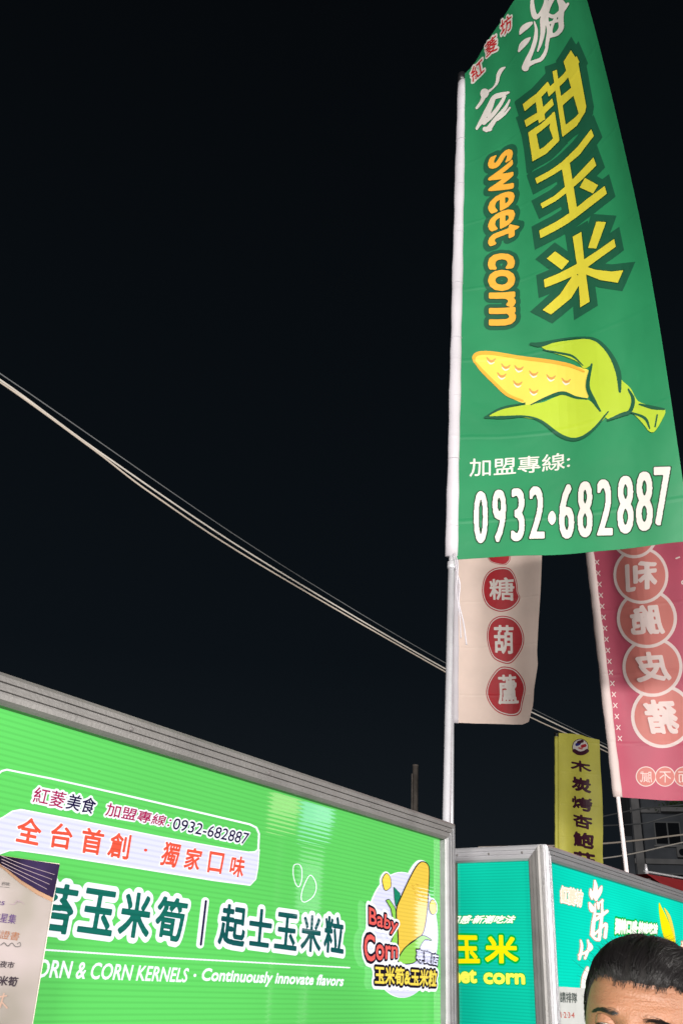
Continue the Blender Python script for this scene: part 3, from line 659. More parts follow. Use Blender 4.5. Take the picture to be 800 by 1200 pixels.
for k in range(9):                               # stitched seams of the sleeve
    t = .12+k*.26; c = FG.pole(t/FG.H); a = np.polyval(FG.a, t/FG.H); d = np.array([math.sin(a), math.cos(a), 0]); nn = np.array([math.sin(a+math.pi/2), math.cos(a+math.pi/2), 0])
    MB().tube([c+d*.0215*math.cos(th)+nn*.0158*math.sin(th) for th in np.linspace(0, 2*math.pi, 15)], .0007, 5).build('seam', white_cloth, ban1)
black = mat('black_plastic', (.012, .012, .014, 1), .35)
top_dir = pt-pb; top_dir /= np.linalg.norm(top_dir)
MB().tube([pt-top_dir*.035, pt+top_dir*.012, pt+top_dir*.018], [.019, .019, .008], 16).build('pole_cap', black, ban1, True)
arm_a = np.polyval(FG.a, 1.0)
MB().tube([FG.P(np.array([s]), np.array([FG.H-.006]))[0]-FG.N(np.array([s]), np.array([FG.H-.006]))[0]*.006 for s in np.linspace(.0, FG.W-.005, 10)], .004, 8).build('cross_arm', white_cloth, ban1, True)
MB().tube([base1, FG.pole(-.62), FG.pole(-.006)], .0112, 18).build('pole', pole_m, ban1, True)
MB().tube([FG.pole(-.04), FG.pole(.985)], .0095, 14).build('inner_pole', pole_m, ban1, True)
MB().tube([FG.pole(-.014), FG.pole(-.012), FG.pole(-.004), FG.pole(-.003)], [.0125, .014, .014, .0115], 18).build('collar', pole_m, ban1, True)
c0 = FG.pole(.006)
MB().tube(smooth_path([c0+[.004, -.022, 0], c0+[.012, -.02, -.06], c0+[.022, -.02, -.11], c0+[.018, -.02, -.17], c0+[.032, -.02, -.24], c0+[.040, -.02, -.31]]), .0024, 6).build('tie_string', white_cloth, ban1, True)
MB().tube(smooth_path([c0+[.008, -.024, .0], c0+[.016, -.024, -.05], c0+[.010, -.022, -.13], c0+[.020, -.022, -.22], c0+[.022, -.024, -.29]]), .002, 6).build('tie_string', white_cloth, ban1, True)

B1 = lambda pts: zoomed(530, 0, 4.0, pts)
B2 = lambda pts: zoomed(530, 170, 3.81, pts)
OUT = .105
DG_ = cloth('edge_green_cloth', (.006, .05, .02, 1), .3)
tian = [[(330, 490), (395, 440), (447, 383), (462, 410), (405, 468), (340, 522)], [(388, 455), (415, 438), (436, 560), (406, 580)], [(338, 566), (400, 528), (468, 462), (476, 492), (405, 560), (347, 596)],
        [(356, 622), (415, 583), (472, 530), (480, 560), (420, 612), (364, 652)], [(356, 622), (390, 606), (412, 720), (376, 756)], [(468, 530), (480, 524), (502, 655), (478, 668), (455, 600)], [(372, 722), (430, 690), (496, 628), (502, 660), (440, 722), (376, 758)],
        [(443, 420), (520, 350), (583, 262), (596, 292), (530, 380), (452, 455)], [(470, 335), (490, 328), (538, 622), (516, 642)], [(522, 290), (556, 236), (590, 290), (628, 500), (622, 530), (592, 530)],
        [(506, 455), (572, 400), (578, 440), (512, 500)], [(524, 592), (580, 548), (620, 500), (624, 524), (584, 590), (518, 642)]]
yu = [[(370, 150), (430, 118), (490, 76), (560, 8), (620, -70), (632, -40), (570, 42), (500, 102), (440, 140), (378, 174)], [(393, 263), (455, 228), (510, 182), (575, 115), (630, 56), (643, 92), (580, 155), (516, 210), (460, 252), (402, 284)],
      [(388, 383), (455, 348), (530, 300), (600, 243), (680, 184), (690, 218), (605, 284), (525, 344), (455, 386), (393, 418)], [(488, 100), (522, 66), (558, 290), (524, 312)], [(592, 147), (651, 180), (628, 217), (569, 190)]]
mi = [[(537, 410), (576, 389), (590, 530), (613, 700), (571, 726), (560, 560)], [(408, 602), (480, 572), (560, 530), (640, 478), (722, 420), (729, 455), (650, 512), (570, 572), (480, 612), (412, 638)], [(458, 476), (521, 520), (488, 558), (421, 508)],
      [(643, 342), (686, 345), (642, 463), (606, 460)], [(545, 572), (582, 600), (530, 685), (440, 758), (402, 738), (480, 668)], [(585, 540), (640, 558), (710, 566), (763, 560), (738, 616), (660, 604), (595, 578)]]
for chs, f_ in ((tian, B1), (yu, B2), (mi, B2)):
    pl_s = [f_(p) for p in chs]
    shape('character', FG, gc, [('union', pl_s, DGC, 8.6), ('union', pl_s, DG_, .9), ('union', pl_s, YC)], res=5)
text('lettering', 'sweet', B2([(285, -5), (300, 398), (158, 458), (158, 62)]), FG, gc, [(.17, DGC), (.025, DG_), (0, OC)], .038)
text('lettering', 'corn', B2([(278, 478), (285, 802), (158, 808), (156, 486)]), FG, gc, [(.17, DGC), (.025, DG_), (0, OC)], .06)
for ch, q in (('坊', [(222, 100), (276, 62), (280, 130), (228, 180)]), ('菱', [(150, 212), (204, 158), (214, 232), (158, 272)]), ('紅', [(82, 322), (140, 268), (152, 335), (94, 388)])):
    text('character', ch, B1(q), FG, gc, [(.11, WC), (0, RC)], .02)
hai = [[(317, 160, 8), (330, 138, 26), (352, 120, 26), (372, 108, 12)], [(312, 240, 10), (326, 215, 26), (346, 194, 24), (364, 178, 8)],
       [(384, 102, 6), (393, 140, 14), (388, 190, 20), (372, 240, 20), (352, 285, 26), (342, 318, 34)], [(348, 306, 26), (385, 290, 18), (415, 278, 18), (436, 245, 16), (446, 205, 12)],
       [(374, -10, 14), (376, 40, 22), (388, 78, 26), (408, 70, 16), (430, 30, 14), (442, -10, 18)], [(436, 50, 26), (424, 95, 26), (424, 150, 22), (414, 200, 16), (400, 240, 8)],
       [(470, -12, 24), (446, 40, 24), (440, 90, 20), (452, 140, 18), (446, 190, 18), (440, 215, 12)], [(440, 66, 18), (475, 78, 18), (510, 55, 22), (542, 18, 12)], [(484, 84, 14), (470, 115, 14), (462, 150, 14), (470, 165, 18)],
       [(500, 0, 20), (512, 40, 24), (508, 90, 26), (510, 130, 24), (490, 158, 20), (455, 172, 14)], [(500, -10, 18), (520, 20, 22)], [(420, 118, 12), (455, 108, 12), (500, 96, 14)]]
hai2 = [[(p[0], p[1], abs(p[2])/4) for p in smooth_path(B1(s), 4)] for s in hai]
tai2 = [[(247, 316, 6), (230, 328, 18), (216, 352, 18), (210, 385, 14), (194, 410, 8), (172, 428, 12)], [(152, 436, 40), (150, 442, 38)], [(150, 448, 22), (136, 478, 16), (114, 508, 12)],
        [(264, 434, 10), (228, 446, 24), (196, 458, 22), (172, 500, 22), (146, 552, 24), (114, 604, 12)], [(198, 452, 16), (180, 500, 22), (166, 540, 18)], [(246, 452, 14), (222, 495, 18), (186, 542, 20), (148, 578, 18)],
        [(268, 470, 8), (246, 510, 16), (208, 552, 18), (176, 596, 24), (160, 612, 18)], [(270, 505, 8), (245, 535, 12), (210, 562, 14)], [(152, 606, 22), (176, 606, 20)]]
tai3 = [[(p[0], p[1], abs(p[2])/4) for p in smooth_path(B1(s), 4)] for s in tai2]
shape('brush_character', FG, gc, [('stroke', hai2, DG_, .45), ('stroke', hai2, WC)])
shape('brush_character', FG, gc, [('stroke', tai3, DG_, .45), ('stroke', tai3, WC)])
# the corn picture
K3 = lambda pts: zoomed(540, 390, 3.2, pts)
def ST(pts, w): return [(p[0], p[1], abs(p[2])/3.2) for p in smooth_path(K3([(x, y, ww) for (x, y), ww in zip(pts, w if hasattr(w, '__len__') else [w*.5]+[w]*(len(pts)-2)+[w*.5])]), 4)]
cobp = smooth_loop(K3([(45, 95), (58, 78), (90, 76), (200, 90), (330, 106), (430, 126), (482, 146), (478, 200), (474, 246), (430, 242), (380, 230), (320, 247), (262, 272), (225, 262), (170, 235), (115, 182), (72, 138), (50, 115)]), 4)
upl = smooth_loop(K3([(302, 54), (345, 40), (410, 30), (480, 24), (520, 36), (560, 82), (590, 150), (604, 180), (635, 208), (655, 245), (672, 262), (720, 278), (766, 290), (750, 335), (725, 372), (705, 370), (685, 345), (640, 302), (600, 308), (556, 328), (525, 296), (495, 250), (478, 205), (492, 128), (462, 136), (440, 112), (395, 92), (345, 76)]), 4)
lol = smooth_loop(K3([(105, 314), (150, 290), (230, 274), (300, 264), (350, 244), (385, 234), (430, 248), (480, 254), (518, 292), (548, 308), (500, 358), (440, 402), (390, 396), (340, 364), (290, 332), (220, 318), (150, 320)]), 4)
marks = []; hi_ = []
for x, y in ((110, 108), (165, 132), (215, 138), (270, 158), (335, 172), (392, 185), (150, 165), (210, 195), (270, 225)):
    marks.append(ST([(x-14, y-14), (x-4, y-2), (x+8, y-1), (x+18, y-9)], 8)); hi_.append(ST([(x-12, y-2), (x, y+9), (x+14, y+4)], 6))
orange_st = [ST([(50, 112), (48, 92), (68, 78), (120, 78), (220, 94), (330, 108), (410, 124), (462, 146)], 13), ST([(50, 108), (75, 140), (125, 190), (175, 235), (232, 256)], 12)]
dark_st = [ST([(262, 44), (300, 46), (370, 28), (450, 20), (510, 30), (560, 82), (590, 150), (596, 222)], [10, 18, 8, 8, 12, 16, 20, 10]), ST([(308, 66), (370, 78), (420, 90), (458, 124)], 8), ST([(491, 120), (476, 200), (498, 255), (522, 294)], 15),
           ST([(262, 272), (318, 246), (380, 228), (430, 244), (474, 250)], [4, 8, 14, 10, 5]), ST([(86, 320), (150, 286), (240, 266)], 9), ST([(90, 320), (160, 320), (240, 316), (300, 334), (370, 386), (430, 402), (490, 370), (552, 298)], [8, 12, 7, 10, 14, 12, 9, 5]),
           ST([(550, 330), (600, 310), (634, 296), (646, 252), (628, 214)], 14), ST([(638, 300), (690, 322), (708, 360)], 11), ST([(670, 270), (720, 282), (762, 288)], 14), ST([(736, 310), (728, 354)], 12)]
shape('corn_picture', FG, gc, [('poly', cobp, LY), ('stroke', hi_, WC), ('stroke', marks, BRC), ('stroke', orange_st, OC), ('poly', lol, LC), ('poly', upl, LC), ('stroke', dark_st, DGC)], step=.0006)
text('lettering', '加盟專線:', [(549.5, 537.5), (667.6, 528.5), (667.6, 548.7), (549.5, 559)], FG, gc, [(0, WC)], .010, res=110)
K2 = lambda pts: zoomed(500, 380, 2.667, pts)
for ch, x0, y0, x1, y1 in (('0', 145, 521, 191, 686), ('9', 203, 516, 248, 684), ('3', 261, 512, 306, 680), ('2', 317, 506, 368, 672), ('6', 411, 497, 461, 672), ('8', 469, 490, 518, 668), ('2', 529, 484, 581, 662), ('8', 593, 472, 646, 656), ('8', 651, 459, 706, 648), ('7', 707, 446, 762, 632)):
    sk = (y1-686)/(x1-145)*.35*(x1-x0) if x1 > 200 else -1
    text('numeral', ch, K2([(x0, y0-sk/2), (x1, y0+sk/2), (x1, y1+sk/2), (x0, y1-sk/2)]), FG, gc, [(.016, DG_), (0, WC)], (.024, .006))
shape('dot', FG, gc, [('poly', smooth_loop(K2([(390, 584), (401, 596), (401, 616), (390, 628), (379, 616), (379, 597)])), DG_, .8), ('poly', smooth_loop(K2([(390, 584), (401, 596), (401, 616), (390, 628), (379, 616), (379, 597)])), WC)])

# --- cream banner with the red discs
FW = Flag(at(529.5, 860, 6.0), at(531, 560, 6.0), [.30, rad(97)], [.0, .25], .53, ruffle(.020, 10, 23, 1))
ban2 = empty('banner', FW.pole((0-FW.pb[2])/FW.H), 'cream banner with white characters on red discs, hanging behind the green banner', 'banner', 'banner flags on poles')
cream_c = cloth('cream_cloth', (.76, .62, .55, 1), .3); CR = cloth('red_disc_cloth', (.44, .022, .032, 1), .3)
rp = [FW.inv(x, y) for x, y in ((619, 846), (624.4, 825), (625.3, 807), (629.7, 779), (628.8, 764), (630.5, 729), (632.8, 694), (634.4, 655), (634.8, 600))]
rt = np.array([p[1] for p in rp]); rs = np.array([p[0] for p in rp]); bt = [FW.inv(x, y) for x, y in ((536, 847), (560, 848), (590, 848.5), (612, 849), (619, 846))]
bs = np.array([p[0] for p in bt]); bv = np.array([p[1] for p in bt])
FW.W = .56
c2 = flag_cloth('cloth', FW, cream_c, ban2, smax=lambda r: np.interp(r, rt, rs), tmin=lambda S: np.interp(S, bs, bv), s0=.0)
sleeve(FW, ban2, white_cloth, .022, bv[0], FW.H, side=.020)
MB().tube([FW.pole((0-FW.pb[2])/FW.H), FW.pole(1.02)], .012, 12).build('pole', pole_m, ban2, True)
D6 = lambda pts: zoomed(530, 650, 5.72, pts)
d0 = smooth_loop(D6([(240, 30), (262, 52), (310, 66), (350, 70), (372, 55), (388, 20), (380, -90), (310, -130), (230, -90), (215, -20)]))
d1 = smooth_loop(D6([(310, 86), (375, 90), (412, 130), (432, 190), (438, 250), (452, 290), (430, 335), (380, 372), (310, 382), (240, 350), (205, 290), (198, 220), (215, 150), (255, 105)]))
d2 = smooth_loop(D6([(345, 410), (410, 430), (455, 480), (478, 550), (470, 620), (430, 690), (385, 730), (330, 725), (270, 690), (238, 610), (230, 530), (248, 460), (290, 420)]))
d3 = smooth_loop(D6([(355, 750), (420, 770), (470, 830), (488, 900), (470, 990), (458, 1050), (430, 1078), (370, 1080), (300, 1055), (248, 1000), (224, 930), (238, 860), (272, 800), (310, 760)]))
for dd in (d0, d1, d2, d3):
    cx, cy = np.mean([p[0] for p in dd]), np.mean([p[1] for p in dd]); sc = lambda k: [(cx+(x-cx)*k, cy+(y-cy)*k) for x, y in dd]
    shape('red_disc', FW, c2, [('poly', dd, CR), ('poly', sc(.955), WC), ('poly', sc(.915), CR)], step=.0007, base=.0012)
for ch, q in (('糖', [(243, 168), (412, 148), (415, 312), (248, 305)]), ('葫', [(275, 472), (408, 472), (412, 668), (278, 664)]), ('蘆', [(298, 805), (425, 800), (446, 1004), (305, 1006)])):
    text('character', ch, D6(q), FW, c2, [(0, WC)], .022, base=.0040, step=.001)

# --- pink banner seen from behind (its print is mirrored)
FP = Flag(at(723.5, 934, 4.5), at(684, 590, 4.5), [-.55, 1.15, rad(88)], [.0, .12], .68, ruffle(.020, 11, 24, 3))
pfoot = FP.pole((0-FP.pb[2])/FP.H)
ban3 = empty('banner', pfoot, 'pink banner seen from the back, mirrored white characters in salmon circles', 'banner', 'banner flags on poles')
pink_c = cloth('pink_cloth', (.50, .09, .15, 1), .45); SAL = cloth('salmon_cloth', (.60, .20, .175, 1), .45); PW = cloth('pink_white_cloth', (.72, .62, .60, 1), .4)
PV = cloth('pole_band_cloth', (.62, .52, .50, 1), .3)
c3 = flag_cloth('cloth', FP, pink_c, ban3, s0=.015)
sleeve(FP, ban3, PV, .0215, .0, FP.H, side=-.001)
MB().tube([pfoot, FP.pole(.99)], .0095, 12).build('pole', mat('pole_ivory', (.66, .60, .60, 1), .4), ban3, True)
E4 = lambda pts: zoomed(680, 640, 6.667, pts)
E5 = lambda pts: zoomed(680, 790, 6.667, pts)
def ell(cx, cy, rx, ry, tilt=0, n=48, f=1): return [(cx+rx*f*math.cos(a)*math.cos(tilt)-ry*f*math.sin(a)*math.sin(tilt), cy+rx*f*math.cos(a)*math.sin(tilt)+ry*f*math.sin(a)*math.cos(tilt)) for a in np.linspace(0, 2*math.pi, n, endpoint=False)]
circs = [(742, 621, 28.5, 33, -.1), (750.5, 674.5, 31.5, 32.8, -.1), (757.5, 725, 34.5, 34, -.1), (764, 781.5, 34.5, 34.5, -.08), (775.5, 839.5, 36, 36.5, 0)]
for k, c_ in enumerate(circs[::-1]):
    shape('salmon_circle', FP, c3, [('poly', ell(c_[0], c_[1], c_[2], c_[3], c_[4], f=1.02), PW), ('poly', ell(c_[0], c_[1], c_[2], c_[3], c_[4], f=.91), SAL)], base=.0010+.0009*k, step=.0004)
for ch, q in (('利', E4([(345, 145), (600, 105), (598, 335), (355, 370)])), ('脆', E4([(380, 480), (615, 448), (662, 690), (395, 705)])), ('皮', E4([(412, 840), (660, 818), (716, 1050), (440, 1070)])), ('豬', E5([(472, 205), (725, 192), (785, 465), (535, 470)]))):
    text('character', ch, q, FP, c3, [(0, PW)], .040, mirror=True, base=.0060)
for k in range(17):                              # row of stitch-like crosses beside the sleeve
    ky = k/16; x = 699+26.5*ky**1.06; y = 659+206.5*ky
    shape('cross_mark', FP, c3, [('stroke', [[(x-2, y-2.6, 1.1), (x+2, y+2.6, 1.1)]], PW), ('stroke', [[(x+2, y-2.4, 1.1), (x-2, y+2.4, 1.1)]], PW)], base=.0015, step=.0008, res=8)
for ch, cx in (('膩', 508), ('不', 657), ('而', 805)):
    p = E5([(cx, 800)])[0]; shape('small_circle', FP, c3, [('poly', ell(p[0], p[1], 12.0, 11.8), PW), ('poly', ell(p[0], p[1], 10.9, 10.8), SAL)])
    text('character', ch, [(p[0]-7, p[1]-6), (p[0]+7, p[1]-6), (p[0]+7, p[1]+7), (p[0]-7, p[1]+7)], FP, c3, [(0, PW)], .005, mirror=True, base=.0036)
for st_, gr_ in (([(740, 98, .1), (772, 86, .1)], .8), ([(782, 184, .1), (784, 185, .1)], 1.2), ([(806, 268, .1), (788, 276, .1), (790, 292, .1), (806, 300, .1)], .8)): shape('stroke_mark', FP, c3, [('stroke', [E4(st_)], PW, gr_)])

# --- yellow banner
FY = Flag(at(652, 1040, 10.0), at(651.5, 860, 10.0), [.1, rad(66)], [0, .3], .62, ruffle(.028, 12, 19, 5))
ban4 = empty('banner', FY.pole((0-FY.pb[2])/FY.H), 'yellow banner with a column of dark maroon characters and a round badge on top', 'banner', 'banner flags on poles')
yel_c = cloth('yellow_cloth', (.66, .63, .11, 1), .3); MR = cloth('maroon_print', (.060, .012, .030, 1), .3); BL = cloth('blue_print', (.03, .03, .22, 1), .3)
rp4 = [FY.inv(x, y) for x, y in ((708, 1035), (705.5, 1000), (706, 975), (705, 930), (703, 900), (702, 868))]
t4 = np.array([p[1] for p in rp4]); s4 = np.array([p[0] for p in rp4]); top4 = [FY.inv(x, y) for x, y in ((655, 859), (680, 861), (702, 867))]
FY.W = float(s4.max())
c4 = flag_cloth('cloth', FY, yel_c, ban4, smax=lambda r: np.interp(r, t4, s4), tmax=lambda S: np.interp(S, [top4[0][0], top4[1][0], top4[2][0]], [top4[0][1], top4[1][1], top4[2][1]]), s0=.02)
sleeve(FY, ban4, yel_c, .022, -.05, FY.H-.03)
MB().tube([FY.pole((0-FY.pb[2])/FY.H), FY.pole(1.0)], .012, 10).build('pole', pole_m, ban4, True)
MB().tube([FY.pole(.985), FY.pole(1.01)], .024, 10).build('pole_cap', black, ban4, True)
H7 = lambda pts: zoomed(640, 850, 7.5, pts)
bc = H7([(295, 190)])[0]
shape('badge', FY, c4, [('poly', ell(bc[0], bc[1], 9.6, 9.6), MR), ('poly', ell(bc[0], bc[1], 8.8, 8.8), WC), ('stroke', [H7([(262, 170, 2.4), (285, 160, 2.4)])], BL, .6), ('stroke', [H7([(310, 185, 2), (335, 178, 2)])], CR, .8), ('stroke', [H7([(275, 150, 2), (310, 140, 2)])], MR, .7), ('stroke', [H7([(280, 200, .5), (305, 205, .5)])], SAL, .8),
    ('stroke', [H7([(240, 225, 3), (268, 243, 3), (295, 248, 3), (325, 242, 3), (352, 225, 3)])], MR, .8)], step=.0015, res=8)
for ch, q in (('木', [(208, 292), (385, 322), (396, 420), (210, 392)]), ('炭', [(222, 440), (390, 470), (394, 600), (218, 565)]), ('烤', [(210, 612), (402, 640), (402, 768), (228, 725)]), ('杏', [(228, 765), (402, 798), (404, 925), (232, 880)]), ('鮑', [(228, 925), (420, 950), (412, 1095), (235, 1060)]), ('菇', [(232, 1095), (425, 1125), (420, 1270), (235, 1235)])):
    text('character', ch, H7(q), FY, c4, [(0, MR)], .050, base=.003, res=60)

# ------------------------------------------------------------------ cables
def hang(p, q, sag, n=40): return [p+(q-p)*k+np.array([0, 0, -4*sag*k*(1-k)]) for k in np.linspace(0, 1, n)]
cab_w = mat('cable_pale', (.92, .86, .78, 1), .4, noise=.1); cab_g = mat('cable_grey', (.20, .21, .22, 1), .5); cab_y = mat('cable_warm', (.80, .70, .60, 1), .4)
cable_pts = [  # seen points and distances, left to right, beyond the frame at both ends
    ('thin grey overhead cable, uppermost of the three crossing the night sky', cab_g, .0045, [(-120, 368, 4.7), (0, 437.5, 5.3), (300, 643, 7.4), (520, 776, 9.2), (700, 868, 11), (850, 935, 13)]),
    ('pale overhead cable in the middle of the three crossing the night sky', cab_w, .0075, [(-120, 376, 4.7), (0, 445, 5.3), (120, 532, 6.0), (300, 653, 7.4), (520, 783, 9.2), (640, 843, 10.2), (705, 874, 11), (850, 945, 13)]),
    ('pale overhead cable, lowest of the three and touching the middle one at left', cab_y, .0075, [(-120, 374, 4.72), (0, 447.5, 5.32), (110, 527, 5.92), (180, 580, 6.4), (300, 659, 7.38), (520, 786.5, 9.1), (622, 841, 10.0), (712, 882, 11), (850, 955, 13)])]
for lb, m, r, pts in cable_pts:
    P3 = smooth_path([tuple(at(*p)) for p in pts], 8)
    o = MB().tube(P3, r, 8).build('cable', m, None, True); tag(o, lb, 'cable', 'overhead cables')
for lb, r, m, pts in (('thin wire passing low in front of the dark building, the higher and brighter one', .016, cab_y, [(560, 993, 16), (700, 989, 17), (800, 978, 18), (900, 966, 19)]), ('thin wire passing low in front of the dark building, below the brighter one', .012, cab_w, [(560, 1014, 16), (705, 1006, 17), (800, 987, 18), (900, 966, 19)]),
                      ('dark wire slanting across the upper windows of the dark building', .02, cab_g, [(700, 958, 25), (750, 948, 26), (800, 943, 27), (880, 935, 28)]), ('dark wire slanting up across the middle of the dark building', .02, cab_g, [(700, 968, 25), (752, 965, 26), (780, 958, 26), (860, 940, 27)])):
    o = MB().tube(smooth_path([tuple(at(*p)) for p in pts], 6), r, 6).build('cable', m, None, True); tag(o, lb, 'cable', 'wires before the building')

# ------------------------------------------------------------------ far post, awning, building
pp_ = at(486.5, 898, 12.0)
post = empty('steel_post', (pp_[0], pp_[1], 0), 'weathered grey steel post rising behind the green light box against the sky', 'post')
rust = mat('weathered_steel', (.16, .14, .125, 1), .7, .2, noise=.5, nscale=6, bump=.3, bscale=30)
MB().tube([(pp_[0], pp_[1], 0), (pp_[0], pp_[1], pp_[2])], .036, 14).build('shaft', rust, post, True)
MB().tube([(pp_[0], pp_[1], pp_[2]), (pp_[0], pp_[1], pp_[2]+.02)], [.042, .036], 14).build('cap', rust, post, True)
MB().box((pp_[0]-.045, pp_[1]-.02, pp_[2]-.55), (.012, .02, .9)).build('strap', rust, post)

AW = Plane(at(757, 1024, 5.6), 52.0)
aw0 = at(757, 1024, 5.6)
awn = empty('awning', AW.P(1.0, 0.), 'red stall awning with a pale top edge, just showing above the right teal light box', 'awning')
red_c = cloth('red_awning_cloth', (.34, .03, .035, 1), .3)
zt = aw0[2]; ax = (AW.d, AW.n, np.array([0, 0, 1.]))
V = []; F = []; n_ = 24
for i in range(n_+1):
    s = i*2.4/n_; P0 = AW.P(s, zt); V += [P0, P0+AW.n*.25+np.array([0, 0, -.16+.006*math.sin(i*2)]), P0+AW.n*.25+np.array([0, 0, -.36+.02*math.sin(i*1.7)]), P0-AW.n*1.2]
for i in range(n_):
    for k, (a, b) in enumerate(((0, 1), (1, 2), (3, 0))): F.append((i*4+a, i*4+b, i*4+4+b, i*4+4+a))
add_mesh('canopy', V, F, red_c, awn, smooth=False)
MB().tube([AW.P(-.02, zt+.012), AW.P(2.42, zt+.008)], .006, 8).build('edge_bar', alu, awn, True)
for s, dd in ((.05, .0), (2.35, .0), (.05, 1.15), (2.35, 1.15)):
    MB().tube([AW.P(s, 0.)-AW.n*(dd+.03), AW.P(s, zt-.02)-AW.n*(dd+.03)], .018, 8).build('post', alu, awn, True)
MB().tube([AW.P(.0, zt), AW.P(.0, zt+.05)], [.012, .006], 8).build('end_bolt', alu_white, awn, True)

BD = Plane(at(745, 980, 60.0), 103.0)
b0 = BD.inv(742, 985); bz = lambda x, y: BD.inv(x, y)
bld = empty('apartment_building', BD.P(b0[0]+5, 0.), 'dark unlit apartment building with windows and a railed balcony, far behind the banners', 'building')
conc = mat('facade_concrete', (.145, .16, .185, 1), .9, noise=.3, nscale=.8, bump=.3, bscale=4); conc2 = mat('facade_pale', (.34, .34, .35, 1), .9, noise=.3, nscale=1); glass = mat('window_dark', (.012, .014, .018, 1), .15)
wfr = mat('window_frame', (.17, .18, .19, 1), .5); railm = mat('balcony_rail', (.42, .42, .42, 1), .5, .3)
bax = (BD.d, BD.n, np.array([0, 0, 1.])); Hb = 17.0
def bbox(x0, y0, x1, y1, d0, d1, name, m, parent=bld):   # seen rectangle, from d0 behind to d1 in front of the facade plane
    a = bz(x0, y0); c = bz(x1, y1); s0, s1 = sorted((a[0], c[0])); t0, t1 = sorted((a[1], c[1]))
    return MB().box(BD.P((s0+s1)/2, (t0+t1)/2)+BD.n*(d0+d1)/2, (s1-s0, abs(d1-d0), t1-t0), bax).build(name, m, parent)
MB().box(BD.P(b0[0]+8, Hb/2)-BD.n*5.2, (16, 10, Hb), bax).build('wall', conc, bld)
fl_h = 2.9; z0 = bz(760, 1006)[1]
for k in range(-3, 4):
    zz = z0+k*fl_h
    if zz < 1 or zz > Hb-.3: continue
    MB().box(BD.P(b0[0]+8, zz-.15)-BD.n*.12, (16.1, .3, .28), bax).build('floor_band', conc2, bld)
    for j in range(4):
        s = b0[0]+2.0+j*4.1
        if zz+2.2 > Hb: continue
        w = MB().box(BD.P(s, zz+1.45)-BD.n*.17, (1.5, .08, 1.35), bax).build('window', wfr, bld)
        for q in (-1, 1): MB().box(BD.P(s+q*.36, zz+1.45)-BD.n*.125, (.64, .03, 1.2), bax).build('pane', glass, w)
        MB().box(BD.P(s, zz+.72)-BD.n*.1, (1.7, .25, .08), bax).build('sill', conc2, w)
        MB().box(BD.P(s+1.55, zz+1.3)-BD.n*.1, (.55, .22, 2.2), bax).build('wall_pier', conc2, bld)
        if (j+k) % 2 == 0:
            acx = MB().box(BD.P(s+.75, zz+.35)+BD.n*.13, (.8, .35, .55), bax).build('air_conditioner', conc2, bld)
            MB().tube([BD.P(s+.65, zz+.35)+BD.n*.31, BD.P(s+.65, zz+.35)+BD.n*.33], .2, 14).build('fan_grille', glass, acx)
MB().box(BD.P(b0[0]+9.5, z0-.06)+BD.n*.55, (12.8, 1.1, .16), bax).build('balcony_slab', conc2, bld)
MB().box(BD.P(b0[0]+9.5, z0-.55)+BD.n*1.1, (12.8, .08, .95), bax).build('balcony_parapet', conc2, bld)
for j in range(8): MB().box(BD.P(b0[0]+3.2+j*1.75, z0+.42)+BD.n*1.1, (.07, .07, .9), bax).build('railing_post', railm, bld)
MB().box(BD.P(b0[0]+9.5, z0+.88)+BD.n*1.1, (12.8, .06, .07), bax).build('handrail', railm, bld)
MB().box(BD.P(b0[0]+.25, Hb/2)+BD.n*.1, (.45, .5, Hb-.02), bax).build('corner_column', conc2, bld)
MB().box(BD.P(b0[0]-.25, 5.0)-BD.n*3, (.5, 4, 10), bax).build('stair_wing', conc, bld)
# balcony plants
pl_ = empty('balcony_plants', BD.P(bz(790, 943)[0], bz(790, 950)[1])+BD.n*.3, 'small green plants on an upper ledge of the dark building', 'plants')
V = []; F = []; c = BD.P(*bz(797, 944))+BD.n*.35
for i in range(260):
    p = c+BD.d*rng.normal(0, .7)+BD.n*rng.normal(0, .1)+np.array([0, 0, rng.normal(0, .2)]); u = rng.normal(size=3); u /= np.linalg.norm(u); w = np.cross(u, rng.normal(size=3)); w /= np.linalg.norm(w); l = .09
    b = len(V); V += [p-u*l, p+w*l*.5, p+u*l, p-w*l*.5]; F.append((b, b+1, b+2, b+3))
add_mesh('leaves', V, F, mat('leaf', (.07, .13, .04, 1), .6), pl_)
MB().box(BD.P(*bz(797, 950))+BD.n*.35, (2.4, .3, .25), bax).build('planter', conc2, pl_)

# ------------------------------------------------------------------ floodlights added out of view to light the banners, behind and beside the camera
lamp_house = mat('lamp_housing', (.5, .5, .5, 1), .5)
def added_floodlight(loc, target, power, label, size=1.2, col=(1, .95, .9)):
    r = empty('floodlight', (loc[0], loc[1], 0), label, 'lamp', 'added floodlights out of view')
    loc = np.array(loc, float); d = np.array(target, float)-loc; d /= np.linalg.norm(d); u = np.cross(d, [0, 0, 1.]); u /= np.linalg.norm(u); w = np.cross(u, d)
    MB().box(loc-d*.05, (size, .08, .35), (u, d, w)).build('housing', lamp_house, r)
    MB().box(loc-d*.002, (size-.06, .01, .3), (u, d, w)).build('diffuser', lamp_mat('lamp_face', (1, .97, .94, 1), 4), r)
    MB().tube([(loc[0]-d[0]*.12, loc[1]-d[1]*.12, 0), loc-d*.12], .025, 10).build('post', alu, r, True)
    L = bpy.data.lights.new('lamp', 'AREA'); L.shape = 'RECTANGLE'; L.size = size-.1; L.size_y = .28; L.energy = power; L.color = col
    o = bpy.data.objects.new('lamp', L); C.objects.link(o); o.location = Vector(loc+d*.02); aim(o, d); o.parent = r; o.matrix_parent_inverse = r.matrix_world.inverted()
